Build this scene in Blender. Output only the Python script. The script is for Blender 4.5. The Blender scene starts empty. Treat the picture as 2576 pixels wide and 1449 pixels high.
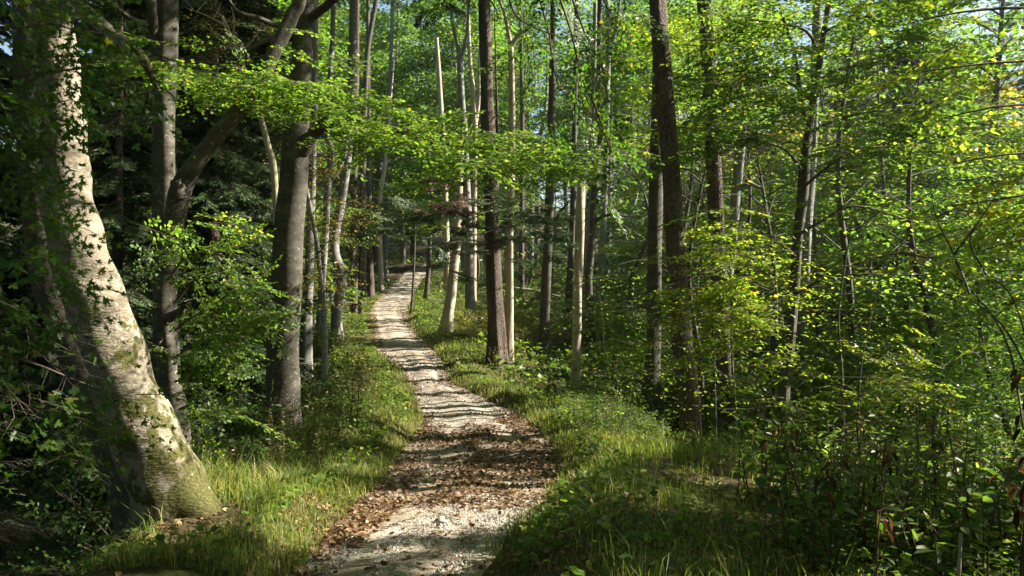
import bpy, math
import numpy as np
from math import radians as R, sin, cos, pi

S = bpy.context.scene
COL = S.collection
rng = np.random.RandomState(7)

# ---------------------------------------------------------------- camera
F = 2022.0            # focal length in units of the 2576-wide view
HOR = 690.0           # row of the eye-level horizon in that view
EYE = 1.65
cam = bpy.data.objects.new('camera', bpy.data.cameras.new('camera'))
COL.objects.link(cam)
cam.location = (0, 0, EYE)
cam.rotation_euler = (R(90), 0, 0)
cam.data.sensor_width = 36
cam.data.lens = 36 * F / 2576
cam.data.shift_y = -(724.5 - HOR) / 2576
cam.data.clip_start = 0.05
cam.data.clip_end = 2000
S.camera = cam

# ---------------------------------------------------------------- light
SUN_AZ, SUN_EL = R(79), R(33)       # azimuth to the right of the view axis (+y)
SV = np.array([sin(SUN_AZ) * cos(SUN_EL), cos(SUN_AZ) * cos(SUN_EL), sin(SUN_EL)])
w = bpy.data.worlds.new('World'); S.world = w; w.use_nodes = True
nt = w.node_tree
sky = nt.nodes.new('ShaderNodeTexSky'); sky.sky_type = 'NISHITA'; sky.sun_disc = False
sky.sun_elevation = SUN_EL; sky.sun_rotation = SUN_AZ
bg = nt.nodes['Background']; bg.inputs[1].default_value = 0.05
nt.links.new(sky.outputs[0], bg.inputs[0])
sl = bpy.data.lights.new('sun', 'SUN'); sl.energy = 5.0; sl.angle = R(0.5); sl.color = (1.0, 0.92, 0.79)
sun = bpy.data.objects.new('sun', sl); COL.objects.link(sun)
sun.location = (60, 20, 40)
sun.rotation_euler = (R(90) - SUN_EL, 0, -SUN_AZ + pi)
from mathutils import Vector
sun.rotation_euler = Vector(SV).to_track_quat('Z', 'Y').to_euler()
vs = S.view_settings
vs.view_transform = 'Standard'; vs.look = 'None'; vs.exposure = 2.2; vs.gamma = 1
S.cycles.max_bounces = 6; S.cycles.diffuse_bounces = 2; S.cycles.transmission_bounces = 3
S.cycles.volume_bounces = 0
S.cycles.use_denoising = True
S.cycles.caustics_reflective = False; S.cycles.caustics_refractive = False

# ---------------------------------------------------------------- materials
def mat(name):
    m = bpy.data.materials.new(name); m.use_nodes = True
    n = m.node_tree.nodes; n.clear()
    out = n.new('ShaderNodeOutputMaterial')
    return m, n, m.node_tree.links, out

def ramp(n, stops):
    r = n.new('ShaderNodeValToRGB'); cr = r.color_ramp
    while len(cr.elements) < len(stops): cr.elements.new(0.5)
    for e, (p, c) in zip(cr.elements, stops):
        e.position = p; e.color = (*c, 1)
    return r

def leaf_mat(name, stops, trans=1.0, tcol=(1.6, 1.75, 0.55), rough=0.45, noise=0.5, nscale=0.7, spec=0.3):
    """stops: leaf colours from the commonest to the rarest; each leaf picks one at random, shifted by patches."""
    m, n, l, out = mat(name)
    g = n.new('ShaderNodeNewGeometry')
    tc = n.new('ShaderNodeTexCoord')
    nz = n.new('ShaderNodeTexNoise'); nz.inputs['Scale'].default_value = nscale; nz.inputs['Detail'].default_value = 3
    l.new(tc.outputs['Object'], nz.inputs['Vector'])
    ma = n.new('ShaderNodeMath'); ma.operation = 'MULTIPLY_ADD'
    l.new(nz.outputs[0], ma.inputs[0]); ma.inputs[1].default_value = noise; 
    mb = n.new('ShaderNodeMath'); mb.operation = 'MULTIPLY_ADD'
    l.new(g.outputs['Random Per Island'], mb.inputs[0]); mb.inputs[1].default_value = 1.0; mb.inputs[2].default_value = -noise * 0.5
    l.new(mb.outputs[0], ma.inputs[2])
    r = ramp(n, stops); l.new(ma.outputs[0], r.inputs[0])
    p = n.new('ShaderNodeBsdfPrincipled'); p.inputs['Roughness'].default_value = rough
    p.inputs['Specular IOR Level'].default_value = spec
    l.new(r.outputs[0], p.inputs['Base Color'])
    if trans > 0:
        t = n.new('ShaderNodeBsdfTranslucent')
        mul = n.new('ShaderNodeMix'); mul.data_type = 'RGBA'; mul.blend_type = 'MULTIPLY'
        mul.inputs[0].default_value = 1.0
        l.new(r.outputs[0], mul.inputs[6]); mul.inputs[7].default_value = (*tcol, 1)
        l.new(mul.outputs[2], t.inputs[0])
        ad = n.new('ShaderNodeMixShader'); ad.inputs[0].default_value = 0.5 * trans
        l.new(p.outputs[0], ad.inputs[1]); l.new(t.outputs[0], ad.inputs[2])
        l.new(ad.outputs[0], out.inputs[0])
    else:
        l.new(p.outputs[0], out.inputs[0])
    return m

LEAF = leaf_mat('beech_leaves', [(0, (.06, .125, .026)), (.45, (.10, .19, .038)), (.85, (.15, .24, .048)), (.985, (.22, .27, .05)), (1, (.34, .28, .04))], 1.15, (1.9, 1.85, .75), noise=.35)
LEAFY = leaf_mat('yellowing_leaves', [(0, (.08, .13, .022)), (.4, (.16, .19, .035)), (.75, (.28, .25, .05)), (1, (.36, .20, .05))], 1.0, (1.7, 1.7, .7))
LEAFD = leaf_mat('maple_and_shaded_leaves', [(0, (.028, .07, .014)), (.5, (.045, .10, .018)), (.9, (.075, .14, .022)), (1, (.16, .15, .03))], 1.0, (1.8, 2.0, .6))
LEAFF = leaf_mat('woodland_leaves', [(0, (.055, .11, .03)), (.4, (.092, .17, .042)), (.8, (.135, .215, .052)), (.97, (.19, .25, .05)), (1, (.28, .23, .06))], 1.0, (1.7, 1.9, .7), noise=.9, nscale=.35)
NEEDLE = leaf_mat('spruce_needles', [(0, (.025, .06, .02)), (.5, (.042, .09, .028)), (.85, (.065, .125, .036)), (1, (.09, .14, .04))], .35, (1.5, 1.6, .8))
DEADN = leaf_mat('dead_needles', [(0, (.07, .038, .024)), (1, (.16, .085, .05))], .3, (1.2, 1, .9))
BUSHM = leaf_mat('bush_leaves', [(0, (.05, .095, .024)), (.5, (.10, .165, .038)), (.9, (.165, .215, .055)), (1, (.26, .25, .065))], 1.0, (1.7, 1.9, .7), noise=.8, nscale=.8)
GRASSM = leaf_mat('grass_blades', [(0, (.055, .10, .022)), (.45, (.12, .18, .04)), (.75, (.21, .24, .065)), (.93, (.33, .29, .12)), (1, (.43, .36, .19))], .85, (1.6, 1.7, .6), noise=.9, nscale=.9)
DRYM = leaf_mat('withered_leaves', [(0, (.035, .018, .010)), (.5, (.075, .038, .02)), (.85, (.14, .075, .035)), (1, (.09, .13, .03))], .6, (1.5, 1.2, .7))
DRYG = leaf_mat('dry_herbs', [(0, (.06, .11, .025)), (.45, (.12, .15, .045)), (.8, (.24, .20, .09)), (1, (.18, .11, .055))], .8, (1.4, 1.3, .7))
LITTER = leaf_mat('fallen_beech_leaves', [(0, (.06, .034, .018)), (.35, (.115, .065, .034)), (.7, (.20, .118, .062)), (.92, (.33, .23, .13)), (1, (.25, .20, .07))], .35, (1.3, 1.1, .8), noise=.3, nscale=1.2, rough=.6)

def bark_mat(name, dark, mid, light, moss=0, scale=1.0, kind='smooth', lichen=.5, bump=.4):
    m, n, l, out = mat(name)
    tc = n.new('ShaderNodeTexCoord')
    mp = n.new('ShaderNodeMapping'); l.new(tc.outputs['Object'], mp.inputs[0])
    mp.inputs['Scale'].default_value = (1, 1, .35) if kind != 'smooth' else (.6, .6, 1.6)
    nz = n.new('ShaderNodeTexNoise'); nz.inputs['Scale'].default_value = 5 * scale; nz.inputs['Detail'].default_value = 8; nz.inputs['Roughness'].default_value = .7
    l.new(mp.outputs[0], nz.inputs['Vector'])
    r = ramp(n, [(.25, dark), (.5, mid), (.75, light)]); l.new(nz.outputs[0], r.inputs[0])
    colour = r.outputs[0]
    hgt = None
    if kind == 'scaly':
        v = n.new('ShaderNodeTexVoronoi'); v.feature = 'DISTANCE_TO_EDGE'; v.inputs['Scale'].default_value = 26 * scale
        nv = n.new('ShaderNodeTexNoise'); nv.inputs['Scale'].default_value = 14; l.new(tc.outputs['Object'], nv.inputs['Vector'])
        mx = n.new('ShaderNodeMix'); mx.data_type = 'RGBA'; mx.inputs[0].default_value = .08
        l.new(mp.outputs[0], mx.inputs[6]); l.new(nv.outputs['Color'], mx.inputs[7])
        l.new(mx.outputs[2], v.inputs['Vector'])
        rr = ramp(n, [(0, (.25, .22, .2)), (.12, (1, 1, 1))]); l.new(v.outputs['Distance'], rr.inputs[0])
        mm = n.new('ShaderNodeMix'); mm.data_type = 'RGBA'; mm.blend_type = 'MULTIPLY'; mm.inputs[0].default_value = 1
        l.new(colour, mm.inputs[6]); l.new(rr.outputs[0], mm.inputs[7]); colour = mm.outputs[2]
        hgt = v.outputs['Distance']
    if moss > 0:
        vc = n.new('ShaderNodeTexVoronoi'); vc.feature = 'DISTANCE_TO_EDGE'; vc.inputs['Scale'].default_value = 24
        nv = n.new('ShaderNodeTexNoise'); nv.inputs['Scale'].default_value = 9; nv.inputs['Detail'].default_value = 4; l.new(tc.outputs['Object'], nv.inputs['Vector'])
        mv = n.new('ShaderNodeMix'); mv.data_type = 'RGBA'; mv.inputs[0].default_value = .12
        l.new(tc.outputs['Object'], mv.inputs[6]); l.new(nv.outputs['Color'], mv.inputs[7]); l.new(mv.outputs[2], vc.inputs['Vector'])
        rc = ramp(n, [(0, (.35, .33, .3)), (.10, (1, 1, 1))]); l.new(vc.outputs['Distance'], rc.inputs[0])
        nk = n.new('ShaderNodeTexNoise'); nk.inputs['Scale'].default_value = 2.2; nk.inputs['Detail'].default_value = 4; l.new(tc.outputs['Object'], nk.inputs['Vector'])
        rk = ramp(n, [(.42, (0, 0, 0)), (.62, (1, 1, 1))]); l.new(nk.outputs[0], rk.inputs[0])
        mm = n.new('ShaderNodeMix'); mm.data_type = 'RGBA'; mm.blend_type = 'MULTIPLY'; l.new(rk.outputs[0], mm.inputs[0])
        l.new(colour, mm.inputs[6]); l.new(rc.outputs[0], mm.inputs[7]); colour = mm.outputs[2]
        nd = n.new('ShaderNodeTexNoise'); nd.inputs['Scale'].default_value = 1.6; nd.inputs['Detail'].default_value = 9; nd.inputs['Roughness'].default_value = .75
        mpd = n.new('ShaderNodeMapping'); mpd.inputs['Scale'].default_value = (1, 1, 3.2); mpd.inputs['Location'].default_value = (3, 5, 1); l.new(tc.outputs['Object'], mpd.inputs[0]); l.new(mpd.outputs[0], nd.inputs['Vector'])
        rd = ramp(n, [(.38, (.45, .42, .36)), (.55, (1, 1, 1))]); l.new(nd.outputs[0], rd.inputs[0])
        mm = n.new('ShaderNodeMix'); mm.data_type = 'RGBA'; mm.blend_type = 'MULTIPLY'; mm.inputs[0].default_value = .85
        l.new(colour, mm.inputs[6]); l.new(rd.outputs[0], mm.inputs[7]); colour = mm.outputs[2]
    if lichen > 0:
        nl = n.new('ShaderNodeTexNoise'); nl.inputs['Scale'].default_value = 22 * scale; nl.inputs['Detail'].default_value = 4
        l.new(tc.outputs['Object'], nl.inputs['Vector'])
        rl = ramp(n, [(.62, (0, 0, 0)), (.70, (1, 1, 1))]); l.new(nl.outputs[0], rl.inputs[0])
        ml = n.new('ShaderNodeMix'); ml.data_type = 'RGBA'; 
        sc = n.new('ShaderNodeMath'); sc.operation = 'MULTIPLY'; sc.inputs[1].default_value = lichen
        l.new(rl.outputs[0], sc.inputs[0]); l.new(sc.outputs[0], ml.inputs[0])
        l.new(colour, ml.inputs[6]); ml.inputs[7].default_value = (.42, .42, .36, 1); colour = ml.outputs[2]
    if moss > 0:
        sp = n.new('ShaderNodeSeparateXYZ'); l.new(tc.outputs['Object'], sp.inputs[0])
        nm = n.new('ShaderNodeTexNoise'); nm.inputs['Scale'].default_value = 4.5; nm.inputs['Detail'].default_value = 7; nm.inputs['Roughness'].default_value = .65
        l.new(tc.outputs['Object'], nm.inputs['Vector'])
        # mossier towards the foot and on the uphill (path) side of the stem
        a = n.new('ShaderNodeMath'); a.operation = 'MULTIPLY_ADD'; a.inputs[1].default_value = -.22; a.inputs[2].default_value = .27
        l.new(sp.outputs['Z'], a.inputs[0])
        b = n.new('ShaderNodeMath'); b.operation = 'MULTIPLY_ADD'; b.inputs[1].default_value = .5
        ax = n.new('ShaderNodeMath'); ax.operation = 'MULTIPLY_ADD'; ax.inputs[1].default_value = .37
        l.new(sp.outputs['Z'], ax.inputs[0]); l.new(sp.outputs['X'], ax.inputs[2])
        l.new(ax.outputs[0], b.inputs[0]); l.new(a.outputs[0], b.inputs[2])
        nx = n.new('ShaderNodeMath'); nx.operation = 'MULTIPLY_ADD'; nx.inputs[1].default_value = 2.1; nx.inputs[2].default_value = -.55; l.new(nm.outputs[0], nx.inputs[0])
        c = n.new('ShaderNodeMath'); c.operation = 'ADD'; l.new(nx.outputs[0], c.inputs[0]); l.new(b.outputs[0], c.inputs[1])
        rm = ramp(n, [(.62, (0, 0, 0)), (.68, (1, 1, 1))]); l.new(c.outputs[0], rm.inputs[0])
        nf = n.new('ShaderNodeTexNoise'); nf.inputs['Scale'].default_value = 60; l.new(tc.outputs['Object'], nf.inputs['Vector'])
        rf = ramp(n, [(.32, (.022, .026, .008)), (.68, (.10, .095, .026))]); l.new(nf.outputs[0], rf.inputs[0])
        ml = n.new('ShaderNodeMix'); ml.data_type = 'RGBA'; l.new(rm.outputs[0], ml.inputs[0])
        l.new(colour, ml.inputs[6]); l.new(rf.outputs[0], ml.inputs[7]); colour = ml.outputs[2]
    p = n.new('ShaderNodeBsdfPrincipled'); p.inputs['Roughness'].default_value = .85; p.inputs['Specular IOR Level'].default_value = .2
    l.new(colour, p.inputs['Base Color'])
    bp = n.new('ShaderNodeBump'); bp.inputs['Strength'].default_value = bump; bp.inputs['Distance'].default_value = .02
    nb = n.new('ShaderNodeTexNoise'); nb.inputs['Scale'].default_value = 38 * scale; nb.inputs['Detail'].default_value = 6
    l.new(mp.outputs[0], nb.inputs['Vector'])
    if hgt is not None:
        mm = n.new('ShaderNodeMath'); mm.operation = 'MULTIPLY_ADD'; mm.inputs[1].default_value = 2.0
        l.new(hgt, mm.inputs[0]); l.new(nb.outputs[0], mm.inputs[2]); l.new(mm.outputs[0], bp.inputs['Height'])
    else:
        l.new(nb.outputs[0], bp.inputs['Height'])
    l.new(bp.outputs[0], p.inputs['Normal'])
    l.new(p.outputs[0], out.inputs[0])
    return m

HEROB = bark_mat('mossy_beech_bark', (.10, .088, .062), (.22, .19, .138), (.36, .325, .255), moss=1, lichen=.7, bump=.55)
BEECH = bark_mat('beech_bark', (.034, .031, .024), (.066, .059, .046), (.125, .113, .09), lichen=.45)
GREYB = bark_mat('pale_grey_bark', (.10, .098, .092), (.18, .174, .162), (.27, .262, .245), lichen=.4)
SPRUCEB = bark_mat('spruce_bark', (.055, .04, .032), (.11, .082, .065), (.19, .15, .125), kind='scaly', lichen=.3, bump=.9)
DEADB = bark_mat('barkless_wood', (.22, .18, .13), (.38, .32, .24), (.50, .44, .35), kind='streak', lichen=.1)
TWIG = bark_mat('twig_bark', (.05, .04, .03), (.09, .07, .05), (.14, .115, .09), lichen=.2)
STALK = bark_mat('dry_stalk', (.05, .03, .02), (.10, .06, .035), (.16, .11, .06), lichen=0)
WOODG = bark_mat('weathered_wood', (.10, .10, .09), (.18, .175, .16), (.27, .26, .24), kind='streak', lichen=.2)
STONE = bark_mat('stone', (.16, .15, .14), (.27, .26, .24), (.40, .39, .36), lichen=.2)

# ---------------------------------------------------------------- mesh helpers
def mk(name, parts, mats, parent=None, origin=(0, 0, 0)):
    """parts: list of (V (n,3), faces (m,k), material index, smooth). Vertices are in world coordinates; origin is subtracted."""
    Vs, off, li, ls, mi, sm, start = [], 0, [], [], [], [], 0
    for V, Fa, m, s in parts:
        if len(V) == 0 or len(Fa) == 0: continue
        Vs.append(np.asarray(V, float) - np.asarray(origin, float)); Fa = np.asarray(Fa)
        li.append((Fa + off).ravel()); k = Fa.shape[1]
        ls.append(start + np.arange(len(Fa)) * k); start += Fa.size
        mi.append(np.full(len(Fa), m)); sm.append(np.full(len(Fa), s)); off += len(V)
    me = bpy.data.meshes.new(name)
    if Vs:
        V = np.concatenate(Vs); li = np.concatenate(li); ls = np.concatenate(ls); mi = np.concatenate(mi); sm = np.concatenate(sm)
        me.vertices.add(len(V)); me.vertices.foreach_set('co', V.astype(np.float32).ravel())
        me.loops.add(len(li)); me.loops.foreach_set('vertex_index', li.astype(np.int32))
        me.polygons.add(len(ls)); me.polygons.foreach_set('loop_start', ls.astype(np.int32))
        me.polygons.foreach_set('material_index', mi.astype(np.int32))
        me.polygons.foreach_set('use_smooth', sm.astype(bool))
        me.update(calc_edges=True)
    for m in mats: me.materials.append(m)
    o = bpy.data.objects.new(name, me); COL.objects.link(o)
    if parent is not None: o.parent = parent
    else: o.location = origin
    return o

def tag(o, label=None, cat=None, group=None, kind=None):
    if label: o['label'] = label
    if cat: o['category'] = cat
    if group: o['group'] = group
    if kind: o['kind'] = kind
    return o

def thing(name, label, cat, loc, group=None):
    o = bpy.data.objects.new(name, None); COL.objects.link(o); o.location = tuple(float(v) for v in loc)
    o.empty_display_size = .2
    return tag(o, label, cat, group)

def dup(root, loc, rz=0, sc=1.0, label=None, group=None):
    r = root.copy(); COL.objects.link(r); r.location = tuple(float(v) for v in loc); r.rotation_euler = (0, 0, rz); r.scale = (sc, sc, sc)
    if label: r['label'] = label
    if group: r['group'] = group
    for ch in list(root.children):
        c = ch.copy(); COL.objects.link(c); c.parent = r
    return r

def W(px, py, d):
    """world point seen at pixel (px,py) of the photo at a depth of d metres"""
    return np.array([(px - 1288) * d / F, d, EYE - (py - HOR) * d / F])

def catmull(P, n):
    P = np.asarray(P, float)
    if len(P) == 2: P = np.array([P[0], P[0] * .67 + P[1] * .33, P[0] * .33 + P[1] * .67, P[1]])
    Q = np.vstack([2 * P[0] - P[1], P, 2 * P[-1] - P[-2]])
    t = np.linspace(0, len(P) - 1 - 1e-6, n); i = t.astype(int); f = (t - i)[:, None]
    p0, p1, p2, p3 = Q[i], Q[i + 1], Q[i + 2], Q[i + 3]
    return .5 * (2 * p1 + (p2 - p0) * f + (2 * p0 - 5 * p1 + 4 * p2 - p3) * f ** 2 + (3 * p1 - p0 - 3 * p2 + p3) * f ** 3)

def tube(P, rad, ns=10, n=None, rough=.04, seed=0, flare=0, cap=True):
    rad = np.asarray(rad, float)
    P = np.asarray(P, float)
    n = n or max(4, 6 * len(P))
    C = catmull(np.column_stack([P, rad]), n)
    r = np.abs(C[:, 3]); C = C[:, :3]
    T = np.gradient(C, axis=0); T /= np.linalg.norm(T, axis=1)[:, None] + 1e-9
    up = np.array([0, 1., 0]) if abs(T[0, 1]) < .8 else np.array([1., 0, 0])
    N = up - T * (T @ up)[:, None]; N /= np.linalg.norm(N, axis=1)[:, None] + 1e-9
    B = np.cross(T, N)
    a = np.arange(ns) / ns * 2 * pi
    rr = np.random.RandomState(seed)
    rv = np.ones((n, ns))
    z = np.linspace(0, 1, n)[:, None] * n / 6.
    for k in range(5):
        kk = rr.randint(1, 5); rv += rough / (1 + .3 * k) * np.sin(kk * a[None] + rr.rand() * 6 + z * rr.uniform(.3, 2.2)) * .7
    if flare > 0:
        s = np.linspace(0, 1, n)[:, None]
        fl = np.exp(-s * n / max(5.5, n * .11))
        rv *= 1 + flare * fl * (.6 + .55 * np.cos(5 * a[None] + 1.3 + seed) + .3 * np.cos(3 * a[None] + seed * 2))
    V = C[:, None] + (N[:, None] * np.cos(a)[None, :, None] + B[:, None] * np.sin(a)[None, :, None]) * (r[:, None] * rv)[..., None]
    idx = np.arange(n * ns).reshape(n, ns)
    q = np.stack([idx[:-1], np.roll(idx[:-1], -1, 1), np.roll(idx[1:], -1, 1), idx[1:]], -1).reshape(-1, 4)
    return V.reshape(-1, 3), q

def norm(v): 
    v = np.asarray(v, float); return v / (np.linalg.norm(v, axis=-1, keepdims=True) + 1e-9)

# ---------------------------------------------------------------- terrain
PD = np.array([-8, 0, 4, 5.5, 6.8, 8, 10, 12, 14.5, 17, 20, 22, 24, 28, 32, 40, 50, 60, 66, 72, 80, 120, 400], float)
PL = np.array([-.9, -1.3, -1.6, -1.49, -1.56, -1.6, -1.47, -1.59, -1.55, -1.9, -2.45, -3.1, -4.0, -4.7, -5.55, -7, -8.1, -8.5, -8.7, -7.4, -1.5, 10, 40], float)
PR = np.array([.3, -.2, -.3, -.28, -.05, .33, .55, .6, .42, -.12, -1.55, -1.95, -2.35, -3.35, -4.15, -5.25, -6.2, -6.7, -6.9, -5.6, .6, 12.2, 43], float)
PZ = np.array([.1, 0, -.3, -.41, -.52, -.65, -.83, -1.0, -1.13, -1.2, -1.07, -.85, -.65, -.45, -.3, -.1, .35, 1.3, 1.85, 2.65, 3.3, 7, 22], float)

def pl(y): return np.interp(y, PD, PL)
def pr(y): return np.interp(y, PD, PR)
def pz(y): return np.interp(y, PD, PZ)
def ss(a, b, x):
    t = np.clip((x - a) / (b - a), 0, 1); return t * t * (3 - 2 * t)

def vnoise(x, y, f, seed=0):
    r = np.random.RandomState(seed); T = r.rand(64, 64)
    x = np.asarray(x) * f; y = np.asarray(y) * f
    i = np.floor(x).astype(int); j = np.floor(y).astype(int); u = x - i; v = y - j
    u = u * u * (3 - 2 * u); v = v * v * (3 - 2 * v)
    g = lambda a, b: T[a % 64, b % 64]
    return (g(i, j) * (1 - u) + g(i + 1, j) * u) * (1 - v) + (g(i, j + 1) * (1 - u) + g(i + 1, j + 1) * u) * v

def G(x, y):
    x = np.asarray(x, float); y = np.asarray(y, float)
    z = pz(y)
    ur = np.maximum(x - pr(y), 0); ul = np.maximum(pl(y) - x, 0)
    near = 1 - ss(8, 13, y)
    far = ss(38, 60, y)
    z = z + near * .42 * ss(.0, 1.0, ur) + (1 - near) * .14 * ss(0, .5, ur)
    fr = (.16 + .44 * ss(9, 12, y) * (1 - ss(18, 23, y))) * np.maximum(ur - 1.15, 0) * (1 - .6 * ss(4, 7, ur)) * (1 - .85 * far) + .30 * np.maximum(ur - 7, 0) * (1 - .9 * far) * (1 - ss(30, 44, ur))
    fr = np.where(y < 7, fr * ss(1, 7, y), fr)
    z = z - np.minimum(fr, 11)
    nl = 1 - ss(7, 9.5, y)
    mid = ss(9.5, 13, y) * (1 - ss(16.5, 20.5, y))
    z = z + nl * .22 * ss(0, .6, ul) + mid * .35 * ss(0, .7, ul)
    edge = 1.5 - .4 * (1 - ss(6.3, 8, y)) + .5 * ss(20, 26, y)
    fl = (1.15 - .6 * ss(18, 28, y)) * np.maximum(ul - edge, 0) * (1 - ss(28, 40, y) * .8)
    z = z - np.minimum(fl, 5.5 + 0 * fl)
    z = z + (vnoise(x, y, .45, 3) - .5) * .25 * ss(.3, 2, ur + ul) + (vnoise(x, y, 1.7, 4) - .5) * .09 * ss(.0, .6, ur + ul)
    z = z + np.maximum(y - 60, 0) * .06 * ss(0, 30, ul) + np.maximum(y - 55, 0) * .09 * ss(0, 25, ur)
    return z

def axis(lo, hi, fine, lim, grow=1.09):
    a = [0.0]; s = fine
    while a[-1] < hi:
        a.append(a[-1] + s)
        if a[-1] > lim: s *= grow
    b = [0.0]; s = fine
    while b[-1] > lo:
        b.append(b[-1] - s)
        if b[-1] < -lim: s *= grow
    return np.array(b[::-1][:-1] + a)

def grid_mesh(X, Y, Z):
    n, m = X.shape
    idx = np.arange(n * m).reshape(n, m)
    q = np.stack([idx[:-1, :-1], idx[:-1, 1:], idx[1:, 1:], idx[1:, :-1]], -1).reshape(-1, 4)
    return np.stack([X, Y, Z], -1).reshape(-1, 3), q

def ground_mat():
    m, n, l, out = mat('forest_floor')
    tc = n.new('ShaderNodeTexCoord')
    a = n.new('ShaderNodeTexNoise'); a.inputs['Scale'].default_value = .8; a.inputs['Detail'].default_value = 8; l.new(tc.outputs['Object'], a.inputs['Vector'])
    b = n.new('ShaderNodeTexNoise'); b.inputs['Scale'].default_value = 14; b.inputs['Detail'].default_value = 6; l.new(tc.outputs['Object'], b.inputs['Vector'])
    r1 = ramp(n, [(.3, (.05, .04, .025)), (.5, (.085, .065, .035)), (.65, (.055, .085, .022))]); l.new(a.outputs[0], r1.inputs[0])
    r2 = ramp(n, [(.3, (.5, .5, .5)), (.7, (1.4, 1.3, 1.2))]); l.new(b.outputs[0], r2.inputs[0])
    mm = n.new('ShaderNodeMix'); mm.data_type = 'RGBA'; mm.blend_type = 'MULTIPLY'; mm.inputs[0].default_value = 1
    l.new(r1.outputs[0], mm.inputs[6]); l.new(r2.outputs[0], mm.inputs[7])
    p = n.new('ShaderNodeBsdfPrincipled'); p.inputs['Roughness'].default_value = .95; p.inputs['Specular IOR Level'].default_value = .1
    l.new(mm.outputs[2], p.inputs['Base Color'])
    bp = n.new('ShaderNodeBump'); bp.inputs['Strength'].default_value = .7; bp.inputs['Distance'].default_value = .05
    l.new(b.outputs[0], bp.inputs['Height']); l.new(bp.outputs[0], p.inputs['Normal']); l.new(p.outputs[0], out.inputs[0])
    return m

def path_mat():
    m, n, l, out = mat('gravel_path')
    tc = n.new('ShaderNodeTexCoord')
    v = n.new('ShaderNodeTexVoronoi'); v.inputs['Scale'].default_value = 42; l.new(tc.outputs['Object'], v.inputs['Vector'])
    a = n.new('ShaderNodeTexNoise'); a.inputs['Scale'].default_value = 1.3; a.inputs['Detail'].default_value = 6; l.new(tc.outputs['Object'], a.inputs['Vector'])
    sx = n.new('ShaderNodeSeparateColor'); l.new(v.outputs['Color'], sx.inputs[0])
    r1 = ramp(n, [(0, (.23, .21, .18)), (.5, (.34, .31, .265)), (.9, (.45, .415, .36)), (1, (.56, .53, .48))]); l.new(sx.outputs[0], r1.inputs[0])
    r2 = ramp(n, [(.35, (.62, .52, .40)), (.6, (1, .97, .92))]); l.new(a.outputs[0], r2.inputs[0])
    mm = n.new('ShaderNodeMix'); mm.data_type = 'RGBA'; mm.blend_type = 'MULTIPLY'; mm.inputs[0].default_value = 1
    l.new(r1.outputs[0], mm.inputs[6]); l.new(r2.outputs[0], mm.inputs[7])
    p = n.new('ShaderNodeBsdfPrincipled'); p.inputs['Roughness'].default_value = .9; p.inputs['Specular IOR Level'].default_value = .2
    l.new(mm.outputs[2], p.inputs['Base Color'])
    bp = n.new('ShaderNodeBump'); bp.inputs['Strength'].default_value = .6; bp.inputs['Distance'].default_value = .012; bp.invert = True
    l.new(v.outputs['Distance'], bp.inputs['Height']); l.new(bp.outputs[0], p.inputs['Normal']); l.new(p.outputs[0], out.inputs[0])
    return m

gx = axis(-420, 420, .22, 9); gy = axis(-14, 420, .25, 32, 1.06)
X, Y = np.meshgrid(gx, gy)
Z = G(X, Y)
inside = np.minimum(X - pl(Y), pr(Y) - X)
Z = Z - .10 * ss(-.15, .25, inside)
V, q = grid_mesh(X, Y, Z)
tag(mk('ground', [(V, q, 0, True)], [ground_mat()]), kind='structure')

py_ = np.concatenate([np.arange(-6, 40, .1), np.arange(40, 110, .4)])
wob = (vnoise(py_, py_ * 0, .9, 9) - .5) * .28 + (vnoise(py_, py_ * 0, 3.1, 10) - .5) * .12
wob2 = (vnoise(py_, py_ * 0, .9, 11) - .5) * .28 + (vnoise(py_, py_ * 0, 3.1, 12) - .5) * .12
tt = np.linspace(0, 1, 25)
PXs = (pl(py_) - .2 + wob)[:, None] * (1 - tt) + (pr(py_) + .2 + wob2)[:, None] * tt
PYs = np.repeat(py_[:, None], 25, 1)
crown_ = .035 * np.sin(pi * tt)[None]
rut = -.03 * (np.exp(-((tt - .28) / .09) ** 2) + np.exp(-((tt - .72) / .09) ** 2))[None]
def path_z(x, y): return pz(y) + .0 * x
PZs = pz(PYs) + crown_ + rut + (vnoise(PXs, PYs, 2.2, 5) - .5) * .012 - .07 * (np.abs(tt * 2 - 1) ** 10)[None]
V, q = grid_mesh(PXs, PYs, PZs)
tag(mk('path', [(V, q, 0, True)], [path_mat()]), kind='structure')

# ---------------------------------------------------------------- where sunbeams come through the canopy
E1 = norm(np.cross(SV, [0, 0, 1])); E2 = np.cross(E1, SV)
ZONES = []          # (a, b, t, radius, share removed)
def zone(p, r, share=.93):
    share = 1 - (1 - share) * .3
    p = np.asarray(p, float); ZONES.append((p @ E1, p @ E2, p @ SV, r, share))

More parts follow.
